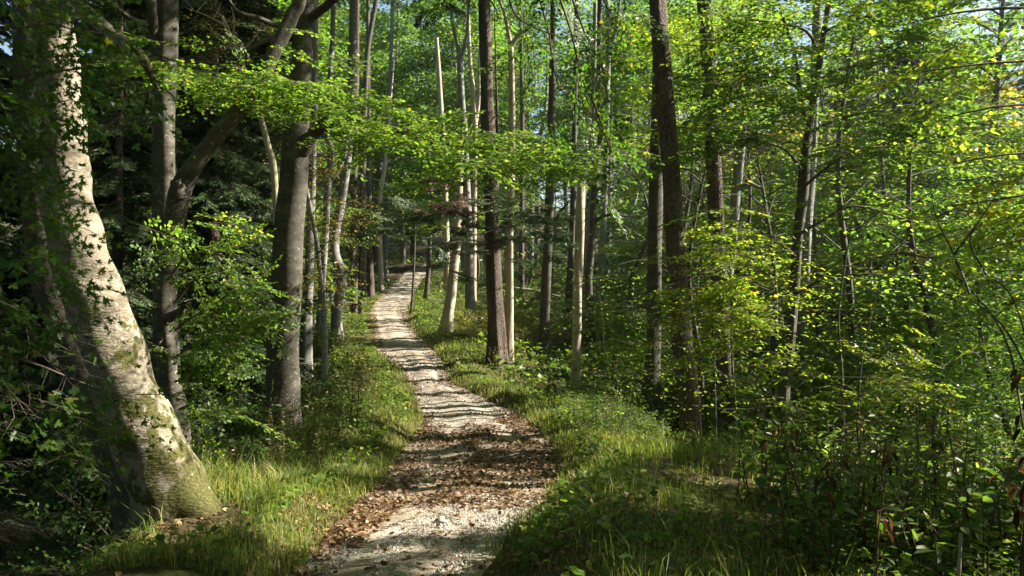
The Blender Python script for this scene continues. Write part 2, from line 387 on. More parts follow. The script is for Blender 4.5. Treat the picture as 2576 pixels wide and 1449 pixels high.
def sun_share(x, y):
    """share of sunlight that reaches the ground at x,y through gaps in the canopy"""
    s = np.interp(y, [0, 5, 6.6, 6.95, 7.8, 8.2, 10.3, 11.5, 13.5, 14.5, 16.5, 17.5, 19.5, 20.5, 24, 26, 45, 60, 90],
                  [.05, .2, .15, 1.1, 1.1, .55, .5, .65, .7, 1.1, 1.1, .88, .92, 1.1, 1.1, 1.0, 1.0, 1.1, 1.1])
    left = pl(y) - x; right = x - pr(y)
    gl = np.interp(y, [0, 5.5, 6.2, 8.6, 9.2, 12.5, 13.5, 20, 30, 60], [.05, .1, 1.1, 1.1, .3, .5, 1.1, 1.1, .95, .95])
    s = np.where(left > 0, gl, s)
    hollow = ss(1.5, 2.6, left) * (1 - ss(24, 34, y))
    s = s * (1 - hollow) + .12 * hollow
    gr = np.interp(y, [0, 7.6, 8.6, 10.5, 11.2, 12.6, 13.2, 16.5, 18, 21, 26, 60], [.03, .05, .45, .45, 1.1, 1.1, .7, 1.1, .7, 1.1, 1.1, 1.1])
    s = np.where(right > 0, gr, s)
    s = np.where((right > .6) & (y < 8.4), .03, s)
    off = np.interp(right, [2.2, 3.2], [0, 1]); s = s * (1 - off) + np.minimum(s, np.interp(y, [8, 16, 28, 60], [.05, .25, .45, .7])) * off
    off = np.interp(left, [2.6, 4], [0, 1]); s = s * (1 - off) + np.minimum(s, .3) * off
    return s

def sunkeep(P, r, strength=1.0):
    """True for leaves that stay: leaves that would stand in a sunbeam are pruned"""
    P = np.asarray(P); n = len(P)
    keep = np.ones(n, bool)
    a = P @ E1; b = P @ E2; t = P @ SV
    u = r.rand(n)
    for (za, zb, zt, zr, sh) in ZONES:
        hit = (t > zt + zr + .2) & ((a - za) ** 2 + (b - zb) ** 2 < zr * zr)
        keep &= ~(hit & (u < sh * max(strength, .8)))
    k = (P[:, 2] + 1) / SV[2]
    for _ in range(3):
        x = P[:, 0] - SV[0] * k; y = P[:, 1] - SV[1] * k
        k = np.maximum((P[:, 2] - pz(y)) / SV[2], 0)
    x = P[:, 0] - SV[0] * k; y = P[:, 1] - SV[1] * k
    s = sun_share(x, y)
    nz = .6 * vnoise(x * .7, y * 1.6, .9, 21) + .4 * vnoise(x, y * 1.8, 2.3, 22)
    nz = ss(.22, .78, nz)
    lit = nz < s
    s = np.where(x < -12, np.minimum(s, .6), s)
    ok = (x > -30) & (y > 3) & (y < 95)
    keep &= ~(lit & ok & (u < .997 * strength))
    return keep

def inview(P, far=24.0, margin=.04):
    y = np.maximum(P[:, 1], .01)
    return (P[:, 1] > -.3) & (P[:, 1] < far) & (np.abs(P[:, 0]) < (.637 + margin) * y + .4) & (P[:, 2] - EYE < (.341 + margin) * y + .4)

# ---------------------------------------------------------------- foliage templates (unit sprays growing along +X, lying in XY)
def leaf_shape(kind):
    if kind == 'beech':
        v = np.array([[0, 0, 0], [.28, .30, .06], [.66, .29, .05], [1, 0, -.03], [.66, -.29, .05], [.28, -.30, .06]])
        f = [np.array([[0, 1, 2, 3], [0, 3, 4, 5]])]
    elif kind == 'simple':
        v = np.array([[0, 0, 0], [.5, .33, .04], [1, 0, -.03], [.5, -.33, .04]]); f = [np.array([[0, 1, 2, 3]])]
    elif kind == 'maple':
        ang = np.radians([180, 140, 118, 95, 70, 48, 25, 12, 0, -12, -25, -48, -70, -95, -118, -140])
        rad = np.array([.12, .42, .22, .60, .62, .30, .72, .45, .85, .45, .72, .30, .62, .60, .22, .42])
        o = np.stack([.35 + rad * np.cos(ang) * .8, rad * np.sin(ang) * .8, .05 * np.abs(np.sin(ang)) - .05 * rad], -1)
        v = np.vstack([[.35, 0, .03], o]); m = len(o)
        f = [np.array([[0, 1 + i, 1 + (i + 1) % m] for i in range(m)])]
    elif kind == 'needle':
        v = np.array([[0, -.5, 0], [0, .5, 0], [1, 0, 0]]); f = [np.array([[0, 1, 2]])]
    elif kind == 'curl':
        v = np.array([[0, 0, 0], [.3, .16, -.05], [.62, .14, -.32], [.8, .0, -.72], [.62, -.14, -.32], [.3, -.16, -.05]]); f = [np.array([[0, 1, 2, 3], [0, 3, 4, 5]])]
    return v, f

def frames(ax, up):
    ax = norm(ax); s = norm(np.cross(up, ax)); n = np.cross(ax, s)
    return np.stack([ax, s, n], -1)      # columns

def place_leaves(kind, pos, ax, up, size, wid=None):
    v, f = leaf_shape(kind)
    M = frames(ax, up)
    sv = v[None] * np.asarray(size)[:, None, None]
    if wid is not None: sv = sv * np.array([1, wid, 1])
    return np.einsum('nij,nkj->nki', M, sv) + pos[:, None], f

class Tpl: pass

def beech_tpl(seed, nsub=13, leaf=.100, gap=.060, kind='beech', twig=True, tiltj=.27, openness=1.0, maple=False):
    r = np.random.RandomState(seed); t = Tpl()
    pos, ax, tw = [], [], []
    main = np.array([[0, 0, 0], [.35, .03 * r.randn(), .0], [.7, .05 * r.randn(), -.04], [1, .06 * r.randn(), -.11]])
    mp = catmull(main, 20)
    for i in range(nsub + 1):
        f = .10 + .9 * i / nsub
        b = mp[min(19, int(f * 19))]
        side = 1 if i % 2 else -1
        if i == nsub: a, L = 0, .25
        else: a, L = side * R(r.uniform(40, 68)), (.50 * (1 - .55 * f) * r.uniform(.6, 1.1)) * openness
        d = np.array([cos(a), sin(a), r.uniform(-.18, .12)])
        k = max(2, int(L / gap))
        s = (np.arange(k) + 1) / k * L
        p = b + d * s[:, None]; p[:, 2] -= .18 * s ** 2
        la = a + np.where(np.arange(k) % 2, 1, -1) * R(45) * r.uniform(.5, 1.3, k); la[-1] = a
        pos.append(p); ax.append(np.stack([np.cos(la), np.sin(la), r.uniform(-.45, .15, k)], -1))
        tw.append((np.array([b, b + d * L * .5 - [0, 0, .04 * L * L], b + d * L - [0, 0, .18 * L * L]]), .0035))
    pos = np.concatenate(pos); ax = np.concatenate(ax); n = len(pos)
    up = norm(np.array([0, 0, 1.]) + tiltj * r.randn(n, 3))
    t.V, t.F = place_leaves(kind, pos, ax, up, leaf * r.uniform(.7, 1.25, n))
    t.C = pos
    t.TV, t.TF = np.zeros((0, 3)), np.zeros((0, 4), int)
    if twig:
        TV, TF, o = [], [], 0
        for P, rad in [(main, .007)] + tw:
            v, q = tube(P, np.linspace(rad, rad * .4, len(P)), 3, len(P), rough=0)
            TV.append(v); TF.append(q + o); o += len(v)
        t.TV, t.TF = np.concatenate(TV), np.concatenate(TF)
    return t

def spruce_tpl(seed, fine=False, dead=False):
    r = np.random.RandomState(seed); t = Tpl()
    pos, ax, up, sz = [], [], [], []
    main = np.array([[0, 0, 0], [.35, .02 * r.randn(), .0], [.7, .04 * r.randn(), -.02], [1, .04 * r.randn(), .03]])
    mp = catmull(main, 40)
    shoots = [(mp[3], mp[-1], 1)]
    nn = 26
    for i in range(nn):
        f = .12 + .86 * i / nn; b = mp[int(f * 39)]; side = 1 if i % 2 else -1
        a = side * R(r.uniform(42, 62)); L = .46 * (1.02 - f) ** .7 * r.uniform(.6, 1.1)
        d = np.array([cos(a), sin(a), r.uniform(-.55, -.1)])
        e = b + d * L; shoots.append((b, e, 0))
        for g in (.35, .62):
            for sd in (-1, 1):
                if L > .16:
                    a2 = a + sd * R(40); d2 = np.array([cos(a2), sin(a2), -.3]); bb = b + d * L * g
                    shoots.append((bb, bb + d2 * L * .38, 0))
    V, C = [], []
    for b, e, _ in shoots:
        L = np.linalg.norm(e - b); d = (e - b) / (L + 1e-9)
        if fine:
            k = max(4, int(L / .012)); s = r.rand(k)
            p = b + (e - b) * s[:, None]
            ph = r.uniform(0, 2 * pi, k)
            s1 = norm(np.cross(d, [0, 0, 1])); s2 = np.cross(s1, d)
            a_ = norm(d * .75 + (s1 * np.cos(ph)[:, None] + s2 * np.sin(ph)[:, None] * .6))
            pos.append(p); ax.append(a_); up.append(norm(r.randn(k, 3))); sz.append(np.full(k, .024) * r.uniform(.8, 1.2, k))
        else:
            k = max(3, int(L / .05)); s = (np.arange(k) + .3) / k
            p = b + (e - b) * s[:, None]
            for sd in (-1, 1):
                s1 = norm(np.cross(d, [0, 0, 1]))
                a_ = norm(d * 1 + sd * s1 * .7 + r.randn(k, 3) * .15)
                pos.append(p); ax.append(a_); up.append(norm(np.array([0, 0, 1]) + .6 * r.randn(k, 3))); sz.append(np.full(k, .062) * r.uniform(.7, 1.3, k))
    pos = np.concatenate(pos); ax = np.concatenate(ax); up = np.concatenate(up); sz = np.concatenate(sz)
    t.V, t.F = place_leaves('needle', pos, ax, up, sz, wid=.14 if fine else .32)
    t.C = pos
    v, q = tube(main, [.012, .009, .006, .002], 4, 8, rough=0); TV = [v]; TF = [q]; o = len(v)
    for b, e, _ in shoots[1:]:
        v, q = tube(np.array([b, e]), [.004] * 2, 3, 2, rough=0); TV.append(v); TF.append(q + o); o += len(v)
    t.TV, t.TF = np.concatenate(TV), np.concatenate(TF)
    return t

TB = [beech_tpl(100 + i) for i in range(6)]                                            # near beech sprays
TS = [beech_tpl(120 + i, nsub=11, leaf=.10, gap=.085, kind='simple', twig=False) for i in range(5)]   # lighter sprays for canopies
TFAR = [beech_tpl(140 + i, nsub=9, leaf=.15, gap=.12, kind='simple', twig=False, tiltj=.5) for i in range(5)]
TM = [beech_tpl(160 + i, nsub=9, leaf=.115, gap=.085, kind='maple', tiltj=.5) for i in range(4)]
TSPARSE = [beech_tpl(180 + i, nsub=10, leaf=.07, gap=.10, tiltj=.7) for i in range(4)]
TBUSH = [beech_tpl(200 + i, nsub=10, leaf=.085, gap=.07, kind='simple', tiltj=.8) for i in range(4)]
TSP = [spruce_tpl(220 + i) for i in range(3)]
TSPF = [spruce_tpl(230 + i, fine=True) for i in range(2)]

class Foliage:
    def __init__(s): s.L = {}; s.T = []
    def add(s, tpls, org, dirs, scale, r, up=None, cull=0.0, viewcull=False, thin=0.0, roll=.25, leafscale=None):
        org = np.atleast_2d(org); n = len(org)
        dirs = np.broadcast_to(dirs, (n, 3)); scale = np.broadcast_to(scale, (n,))
        if up is None: up = np.array([0, 0, 1.]) + roll * r.randn(n, 3)
        M = frames(dirs, up) * scale[:, None, None]
        which = r.randint(0, len(tpls), n)
        for k, t in enumerate(tpls):
            m = which == k
            if not m.any(): continue
            Mk, ok = M[m], org[m]
            C = np.einsum('nij,lj->nli', Mk, t.C) + ok[:, None]
            V = np.einsum('nij,lkj->nlki', Mk, t.V) + ok[:, None, None]
            keep = np.ones(C.shape[:2], bool)
            flat = C.reshape(-1, 3)
            kf = np.ones(len(flat), bool)
            if cull > 0: kf &= sunkeep(flat, r, cull)
            if viewcull: kf &= ~inview(flat)
            if thin > 0: kf &= r.rand(len(flat)) > thin
            keep = kf.reshape(keep.shape)
            s.L.setdefault(t.V.shape[1], [t.F, []])[1].append(V[keep])
            if len(t.TV):
                alive = keep.mean(1) > .35
                if alive.any():
                    TV = np.einsum('nij,lj->nli', Mk[alive], t.TV) + ok[alive][:, None]
                    s.T.append((TV.reshape(-1, 3), (t.TF[None] + (np.arange(alive.sum()) * len(t.TV))[:, None, None]).reshape(-1, 4)))
    def parts(s):
        out = []
        for F_, L_ in s.L.values():
            V = np.concatenate(L_); n, k = V.shape[:2]
            if n:
                f = F_[0]
                out.append((V.reshape(-1, 3), (f[None] + (np.arange(n) * k)[:, None, None]).reshape(-1, f.shape[1]), 0, False))
        for v, q in s.T: out.append((v, q, 1, True))
        return out
    def build(s, name, lm, tm, parent=None, origin=(0, 0, 0)):
        return mk(name, s.parts(), [lm, tm], parent, origin)

def hz(phi, el=0): return np.array([cos(phi) * cos(el), sin(phi) * cos(el), sin(el)])

def limb_sprays(fo, P, tpls, r, n, scale=(.7, 1.1), start=.25, spread=65, **kw):
    """sprays set alternately along a limb polyline P"""
    C = catmull(P, 40); T = norm(np.gradient(C, axis=0))
    f = start + (1 - start) * (np.arange(n) + r.rand(n)) / n
    i = np.minimum((f * 39).astype(int), 39)
    org = C[i]; d = T[i].copy()
    side = np.where(np.arange(n) % 2, 1, -1) * np.radians(r.uniform(spread * .4, spread * 1.2, n)); side[-1:] = 0
    d[:, 2] *= .4; d = norm(d)
    dx = d[:, 0] * np.cos(side) - d[:, 1] * np.sin(side); dy = d[:, 0] * np.sin(side) + d[:, 1] * np.cos(side)
    dd = np.stack([dx, dy, d[:, 2] + r.uniform(-.22, .12, n)], -1)
    fo.add(tpls, org, dd, r.uniform(scale[0], scale[1], n), r, **kw)

def crown_limbs(fo, parts, base, top, r0, r, n, length, tpls, el=(5, 35), nspr=9, bark=1, scale=(.8, 1.3), phase=0, shape=None, ns=5, limb_r=.3, **kw):
    """limbs around a stem from base to top, carrying sprays; limb tubes go to parts"""
    base = np.asarray(base, float); top = np.asarray(top, float)
    for i in range(n):
        f = (i + r.rand()) / n
        b = base + (top - base) * f
        phi = phase + i * 2.39996 + r.uniform(-.3, .3)
        L = length * (shape(f) if shape else (1 - .6 * f)) * r.uniform(.7, 1.15)
        e = R(r.uniform(*el))
        d = hz(phi, e); dn = hz(phi + r.uniform(-.35, .35), e * .3 - .05)
        P = np.array([b, b + d * L * .4, b + d * L * .4 + dn * L * .35, b + d * L * .4 + dn * L * .62 + [0, 0, -.06 * L]])
        if kw.get('viewcull') and inview(P[2:3], 22)[0] : continue
        rr = max(.012, r0 * limb_r * (1 - .5 * f))
        v, q = tube(P, [rr, rr * .7, rr * .45, rr * .15], ns, 10, rough=.05, seed=i)
        parts.append((v, q, bark, True))
        limb_sprays(fo, P, tpls, r, nspr, scale=scale, **kw)

# ---------------------------------------------------------------- sunlit spots that the canopy leaves open
HERO_D = 6.5
for px, py in [(500, 1270), (470, 1250), (430, 1180), (400, 1110), (370, 1040), (345, 970), (315, 900), (285, 830), (260, 760), (240, 690), (215, 620), (200, 560), (190, 500), (180, 440), (178, 380), (170, 320), (165, 260), (160, 210)]:
    zone(W(px, py, HERO_D), .40, .95)
for px, py in [(440, 1000), (430, 900), (425, 820), (470, 430), (520, 370), (580, 300), (640, 230), (450, 520), (425, 640)]:
    zone(W(px, py, 8.6), .36, .85)
for px, py in [(520, 620), (520, 720), (560, 780), (600, 800), (500, 860), (560, 900), (480, 960), (470, 1060), (430, 680), (640, 800)]:
    zone(W(px, py, 8.4), .55, .9)
for px, py in [(420, 180), (480, 210), (560, 190), (640, 220), (720, 250), (800, 260), (880, 290), (960, 290), (1040, 310), (640, 160), (750, 200)]:
    zone(W(px, py, 8.8), .4, .9)
for px, py in [(1110, 340), (1200, 350), (1280, 370)]:
    zone(W(px, py, 11), .35, .8)
for px, py in [(740, 1050), (735, 960), (735, 880), (742, 800), (745, 640), (755, 540)]:
    zone(W(px, py, 12), .42, .8)
for px, py in [(415, 330), (415, 250), (412, 420), (410, 480)]:
    zone(W(px, py, 13), .3, .8)
for px, py in [(800, 400), (800, 500), (790, 600), (800, 700)]:
    zone(W(px, py, 16), .6, .85)
for px, py in [(780, 130), (780, 240), (640, 280), (600, 130), (560, 60)]:
    zone(W(px, py, 13), .45, .8)
for px, py in [(1800, 640), (1900, 660), (2000, 700), (1850, 740), (1800, 820), (1900, 860), (1980, 900), (2080, 680), (2180, 690), (1850, 560)]:
    zone(W(px, py, 11.5), .55, .9)
for px, py in [(1450, 1020), (1550, 1070), (1620, 1050), (1680, 1030)]:
    zone(W(px, py, 12.5), .5, .9)
for px, py in [(30, 1230), (60, 1330), (90, 1400), (40, 1150), (240, 1180), (230, 1330)]:
    zone(W(px, py, 4.3), .30, .9)
for px, py in [(1280, 200), (1284, 450), (1282, 600), (1282, 800), (1455, 520), (1455, 620), (1452, 740), (1250, 700), (1130, 740), (1110, 850), (1375, 800)]:
    zone(W(px, py, 23), .5, .8)
for px, py in [(1160, 560), (1230, 520), (1300, 510), (1380, 530), (1340, 570), (1120, 600)]:
    zone(W(px, py, 20.4), .8, .9)
for px, py in [(2150, 80), (2300, 60), (2450, 90), (2200, 220), (2380, 240), (2520, 260), (2250, 400), (2420, 420), (1950, 120), (1850, 280)]:
    zone(W(px, py, 15.5), 1.3, .75)

LEAFS = leaf_mat('sunny_beech_leaves', [(0, (.10, .17, .022)), (.45, (.16, .24, .03)), (.8, (.24, .28, .04)), (1, (.36, .28, .045))], 1.1, (1.9, 2.0, .7))  # yellower beech leaf; its bright colour puts sunlight into the right-hand saplings
# ================================================================ TREES NEAR THE PATH
def stem(pxs, d, rad_px, top=None, dtop=None):
    """stem polyline from pixel rows (foot first), sunk into the ground, optionally carried on up to height top"""
    n = len(pxs)
    ds = np.linspace(d, dtop if dtop else d, n)
    P = [W(a, b, dd) for (a, b), dd in zip(pxs, ds)]; rad = [rp * dd / F for rp, dd in zip(rad_px, ds)]
    g = float(G(P[0][0], P[0][1]))
    if P[0][2] > g - .15:
        P.insert(0, np.array([P[0][0] + (P[0][0] - P[1][0]) * .1, P[0][1], g - .3])); rad.insert(0, rad[0] * 1.08)
    if top and top > P[-1][2] + 1:
        dv = P[-1] - P[-2]; dv = dv / max(abs(dv[2]), .1); dv[0] = np.clip(dv[0], -.15, .15); dv[1] = 0; dv[2] = 1
        h = top - P[-1][2]
        P.append(P[-1] + dv * h * .5); rad.append(rad[-1] * .7)
        P.append(P[-1] + dv * h * .5); rad.append(rad[-2] * .15)
    return np.array(P), np.array(rad)

def at_height(P, z):
    for a, b in zip(P[:-1], P[1:]):
        if b[2] >= z: 
            f = (z - a[2]) / max(b[2] - a[2], 1e-6); return a + (b - a) * f
    return P[-1]

def tree(name, label, pxs, d, rad, bark, group=None, top=None, flare=.5, rough=.05, ns=20, seed=0, crown=None, limbs=(), leafm=None, cat='tree', dtop=None, extra=None, n=None):
    P, rr = stem(pxs, d, rad, top, dtop)
    g = float(G(P[0][0], P[0][1]))
    o = thing(name, label, cat, (P[0][0], P[0][1], g), group)
    org = (P[0][0], P[0][1], g)
    r = np.random.RandomState(seed + 500)
    v, q = tube(P, rr, ns, n or 10 * len(P), rough, seed, flare)
    mk('trunk', [(v, q, 0, True)], [bark], o, org)
    for L in limbs:
        lp = np.array([W(*p) for p in L[0]]); lr = [x * p[2] / F for x, p in zip(L[1], L[0])]
        v, q = tube(lp, lr, 10, 12 * len(lp), .06, seed + 3)
        mk('limb', [(v, q, 0, True)], [bark], o, org)
    if bark is SPRUCEB:
        for k in range(16):
            z = r.uniform(P[1][2] + 1.0, P[-1][2] * .6); c = at_height(P, z); e = c + hz(r.uniform(0, 6.28), R(r.uniform(-30, 10))) * r.uniform(.35, 1.1)
            v, q = tube(np.array([c, (c + e) / 2 + [0, 0, .04], e]), [.016, .011, .003], 4, 8, .1, k); mk('dead_branch', [(v, q, 0, True)], [TWIG], o, org)
    fo = Foliage(); parts = []
    if crown == 'beech':
        z0 = EYE + .345 * d + .6; z1 = P[-1][2]
        if z1 > z0 + 1:
            crown_limbs(fo, parts, at_height(P, z0), P[-1], rr[-3] if len(rr) > 3 else .1, r, 44, 5.8, TS, nspr=13, scale=(1.0, 1.7), cull=1.0, viewcull=True)
    if crown == 'spruce':
        z0 = EYE + .345 * d + .6; z1 = P[-1][2]
        if z1 > z0 + 1:
            crown_limbs(fo, parts, at_height(P, z0), P[-1], .12, r, 30, 2.6, TSP, el=(-25, 5), nspr=6, scale=(.8, 1.3), cull=1.0, viewcull=True)
    if extra: extra(fo, parts, r)
    pp = fo.parts() + parts
    if pp:
        lm = leafm or (NEEDLE if crown == 'spruce' else LEAF)
        mk('crown', pp, [lm, TWIG], o, org)
    return o

def spray_line(fo, pts, tpls, r, n, jit=(.35, .25, .18), dirs=None, scale=(.6, 1.0), **kw):
    """n sprays along a polyline of (px,py,d) spots, scattered about it by jit metres"""
    P = np.array([W(*p) for p in pts]); C = catmull(P, 60)
    i = r.randint(0, 60, n)
    org = C[i] + r.randn(n, 3) * np.array(jit)
    if dirs is None:
        a = r.uniform(0, 2 * pi, n); dd = np.stack([np.cos(a), np.sin(a), r.uniform(-.35, .05, n)], -1)
    else:
        dd = np.array(dirs)[None] + r.randn(n, 3) * .35
    fo.add(tpls, org, dd, r.uniform(*scale, n), r, **kw)

def twigline(parts, pts, rad, seed=0, m=1):
    v, q = tube(np.array([W(*p) for p in pts]), np.array(rad) , 5, 10 * len(pts), .08, seed); parts.append((v, q, m, True))

# --- the leaning beech in the left foreground
def hero_extra(fo, parts, r):
    # leafy maple-like twigs of its own crown above the frame
    crown_limbs(fo, parts, W(115, -160, 6.5), W(105, -900, 6.5), .2, r, 14, 3.5, TS, nspr=9, scale=(.9, 1.4), cull=1.0, viewcull=True)
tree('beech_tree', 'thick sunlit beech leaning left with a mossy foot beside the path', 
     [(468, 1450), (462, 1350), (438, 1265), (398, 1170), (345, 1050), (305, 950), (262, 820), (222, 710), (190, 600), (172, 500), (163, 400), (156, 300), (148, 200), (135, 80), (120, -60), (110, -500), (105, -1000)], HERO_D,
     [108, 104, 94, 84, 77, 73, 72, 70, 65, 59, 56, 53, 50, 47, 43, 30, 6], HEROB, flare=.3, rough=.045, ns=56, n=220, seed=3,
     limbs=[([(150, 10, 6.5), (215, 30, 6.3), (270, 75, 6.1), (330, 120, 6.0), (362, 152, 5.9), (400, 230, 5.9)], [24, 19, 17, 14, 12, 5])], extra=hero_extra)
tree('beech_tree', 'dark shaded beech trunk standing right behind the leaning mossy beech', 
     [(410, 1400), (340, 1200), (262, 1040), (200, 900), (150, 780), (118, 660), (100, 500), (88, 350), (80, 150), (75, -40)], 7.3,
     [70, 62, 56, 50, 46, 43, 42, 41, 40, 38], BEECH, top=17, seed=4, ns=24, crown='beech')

# --- the forked beech right of it
def fork_extra(fo, parts, r):
    for pts, n in [([(430, 620, 8.4), (480, 560, 8.3), (540, 540, 8.2)], 7), ([(430, 690, 8.4), (480, 640, 8.2), (540, 640, 8.1), (590, 650, 8.1)], 9),
                   ([(440, 760, 8.4), (500, 700, 8.1), (570, 720, 8.0), (640, 760, 8.0), (670, 800, 8.0)], 16), ([(440, 830, 8.4), (500, 790, 8.1), (560, 800, 8.0), (620, 810, 8.0)], 14),
                   ([(440, 900, 8.4), (500, 860, 8.2), (560, 880, 8.1)], 9), ([(440, 960, 8.4), (480, 950, 8.2), (540, 960, 8.1)], 7), ([(450, 1030, 8.4), (480, 1020, 8.2), (520, 1040, 8.2), (500, 1100, 8.2)], 8),
                   ([(400, 630, 8.4), (385, 650, 8.3)], 3), ([(410, 850, 8.4), (390, 880, 8.3)], 3)]:
        twigline(parts, pts, np.linspace(.014, .004, len(pts)), 1)
        spray_line(fo, pts, TB, r, int(n * 1.25), jit=(.10, .12, .07), dirs=(.7, -.25, -.12), scale=(.30, .55), roll=.35)
tree('beech_tree', 'forked beech bending right, leafy shoots along its lower stem, left of the path',
     [(448, 1085), (425, 950), (420, 850), (416, 760), (425, 640), (440, 540), (458, 470), (510, 390), (575, 305), (640, 235), (690, 130), (735, 40), (765, -50)], 8.6,
     [28, 24, 23, 24, 25, 25, 26, 22, 20, 18, 17, 16, 15], BEECH, top=9.5, flare=.2, rough=.09, seed=6, ns=24, n=150, dtop=9.0,
     limbs=[([(455, 500, 8.65), (446, 470, 8.63), (441, 452, 8.6)], [20, 17, 12]), ([(425, 800, 8.6), (452, 785, 8.5), (462, 772, 8.45)], [14, 11, 7])], extra=fork_extra)

# --- straight trunk behind
tree('beech_tree', 'straight beech trunk with leaf shadows between the leaning and the forked beech',
     [(418, 1010), (415, 800), (413, 560), (412, 330), (416, 150), (422, -40)], 13.0, [32, 29, 27, 26, 28, 27], BEECH, top=18, seed=8, crown='beech',
     limbs=[([(400, 150, 13), (385, 60, 12.8), (378, -30, 12.6)], [14, 13, 12]), ([(395, 70, 13), (340, 52, 12.5), (300, 25, 12.2), (265, -8, 12)], [9, 8, 6, 5])])
tree('beech_tree', 'thin pale grey trunk close behind the straight beech on the left', [(437, 860), (437, 500), (438, 300), (440, 150), (442, -40)], 20.0, [9, 8, 7.5, 7, 7], GREYB, top=16, seed=9, ns=12)

# --- big half-lit beech left of the path with the long bough over it
def bough_extra(fo, parts, r):
    # the long leafy bough reaching across above the path
    L = [(770, 345, 12), (820, 315, 11.4), (900, 305, 11), (1000, 328, 10.8), (1085, 352, 10.8), (1180, 368, 11), (1290, 378, 11), (1400, 386, 11.2), (1500, 395, 11.3)]
    twigline(parts, L, [.06, .05, .045, .04, .036, .028, .02, .014, .006], 2)
    spray_line(fo, L[2:], TB, r, 54, jit=(.3, .6, .13), scale=(.4, .8), roll=.22)
    spray_line(fo, [(1130, 395, 11), (1250, 400, 11), (1400, 405, 11.2), (1480, 400, 11.2)], TB, r, 34, jit=(.3, .7, .12), scale=(.5, .9), roll=.22)
    L2 = [(780, 330, 11.5), (830, 270, 10.5), (760, 215, 9.5), (650, 190, 9), (540, 160, 8.8), (430, 150, 8.7), (385, 120, 8.7)]
    twigline(parts, L2, [.04, .03, .025, .02, .015, .01, .005], 3)
    spray_line(fo, [(640, 205, 8.7), (720, 235, 9), (820, 265, 9.4), (940, 290, 9.8), (1060, 320, 10.2)], TB, r, 50, jit=(.3, .55, .11), scale=(.38, .7), roll=.22)
    spray_line(fo, [(390, 130, 8.7), (450, 160, 8.7), (520, 190, 8.7), (600, 200, 8.7)], TB, r, 32, jit=(.22, .45, .11), scale=(.38, .62), roll=.3)
    spray_line(fo, [(560, 220, 8.9), (640, 235, 8.9), (720, 255, 8.9)], TB, r, 16, jit=(.25, .45, .10), scale=(.4, .65), roll=.35)
    spray_line(fo, [(640, 150, 8.2), (700, 170, 8.2), (760, 200, 8.3)], TB, r, 10, jit=(.2, .2, .1), scale=(.4, .6), roll=.35)
    spray_line(fo, [(860, 330, 10), (960, 350, 10.2), (1050, 390, 10.6)], TB, r, 16, jit=(.3, .5, .12), scale=(.4, .7), roll=.3)
tree('beech_tree', 'big half-shaded beech left of the path, its long leafy bough crossing over',
     [(716, 1095), (712, 1000), (712, 900), (720, 700), (734, 500), (745, 340), (757, 180), (766, 60), (772, -40)], 12.0,
     [47, 41, 39, 38, 36, 34, 27, 25, 24], BEECH, top=19, seed=10, ns=40, n=160, rough=.06, crown='beech', flare=.15, extra=bough_extra,
     limbs=[([(760, 380, 11.9), (785, 345, 11.8), (815, 322, 11.7), (835, 312, 11.6)], [20, 15, 12, 9]), ([(775, 50, 12), (815, 20, 11.6), (860, -20, 11.2)], [12, 11, 10]),
            ([(690, 575, 12), (650, 555, 11.8), (600, 545, 11.6), (575, 548, 11.5)], [7, 6, 5, 3]),
            ([(735, 60, 12), (690, 62, 11.8), (650, 45, 11.6), (600, 30, 11.4), (575, 0, 11.2)], [8, 7, 6, 5, 4]),
            ([(735, 100, 12), (700, 90, 11.7), (650, 110, 11.6), (580, 150, 11.5), (540, 180, 11.4)], [7, 6, 5, 4, 2])])

# --- yellowing sapling by that tree and bare sunlit one above
def yell_extra(fo, parts, r):
    st = [(815, 770, 16), (805, 690, 16), (795, 600, 16), (780, 520, 16), (765, 440, 16), (760, 380, 16)]
    for b, e in [((800, 640), (840, 600)), ((795, 590), (750, 560)), ((785, 540), (850, 480)), ((780, 500), (880, 520)), ((770, 450), (830, 420)), ((765, 420), (720, 400)), ((810, 720), (770, 690)), ((812, 740), (860, 700)), ((790, 570), (900, 560)), ((765, 400), (870, 400))]:
        Lp = [(*b, 16), ((b[0] + e[0]) / 2, (b[1] + e[1]) / 2 - 8, 15.8), (*e, 15.6)]
        twigline(parts, Lp, [.016, .011, .005], 2)
        spray_line(fo, Lp, TSPARSE, r, 13, jit=(.2, .3, .2), scale=(.45, .8), roll=.5)
tree('young_beech', 'slender young beech with sparse yellowing leaves behind the big half-shaded trunk', [(815, 800), (805, 690), (795, 600), (780, 520), (765, 440), (760, 370)], 16.0, [7, 6, 5.5, 5, 4, 2], GREYB, seed=12, ns=10, leafm=LEAFY, extra=yell_extra, cat='sapling')
def bare_extra(fo, parts, r):
    for b, e in [((660, 280), (560, 130)), ((610, 160), (560, 60)), ((590, 120), (500, 60)), ((600, 140), (660, 60)), ((585, 100), (580, 10)), ((640, 230), (690, 150)), ((560, 60), (470, 20)), ((570, 90), (540, 10)), ((650, 250), (590, 210))]:
        Lp = [(*b, 14.5), ((b[0] + e[0]) / 2 + 6, (b[1] + e[1]) / 2, 14.4), (*e, 14.2)]
        twigline(parts, Lp, [.022, .015, .005], 2, m=2)
        for _ in range(3):
            f = r.rand(); q0 = np.array(Lp[0]) * (1 - f) + np.array(Lp[2]) * f
            q1 = q0 + [r.uniform(-45, 45), r.uniform(-55, 15), r.uniform(-.3, .3)]
            twigline(parts, [tuple(q0), tuple((q0 + q1) / 2 + [3, -3, 0]), tuple(q1)], [.010, .007, .003], 3, m=2)
        spray_line(fo, Lp, TSPARSE, r, 7, jit=(.25, .3, .25), scale=(.4, .7), roll=.6, thin=.25)
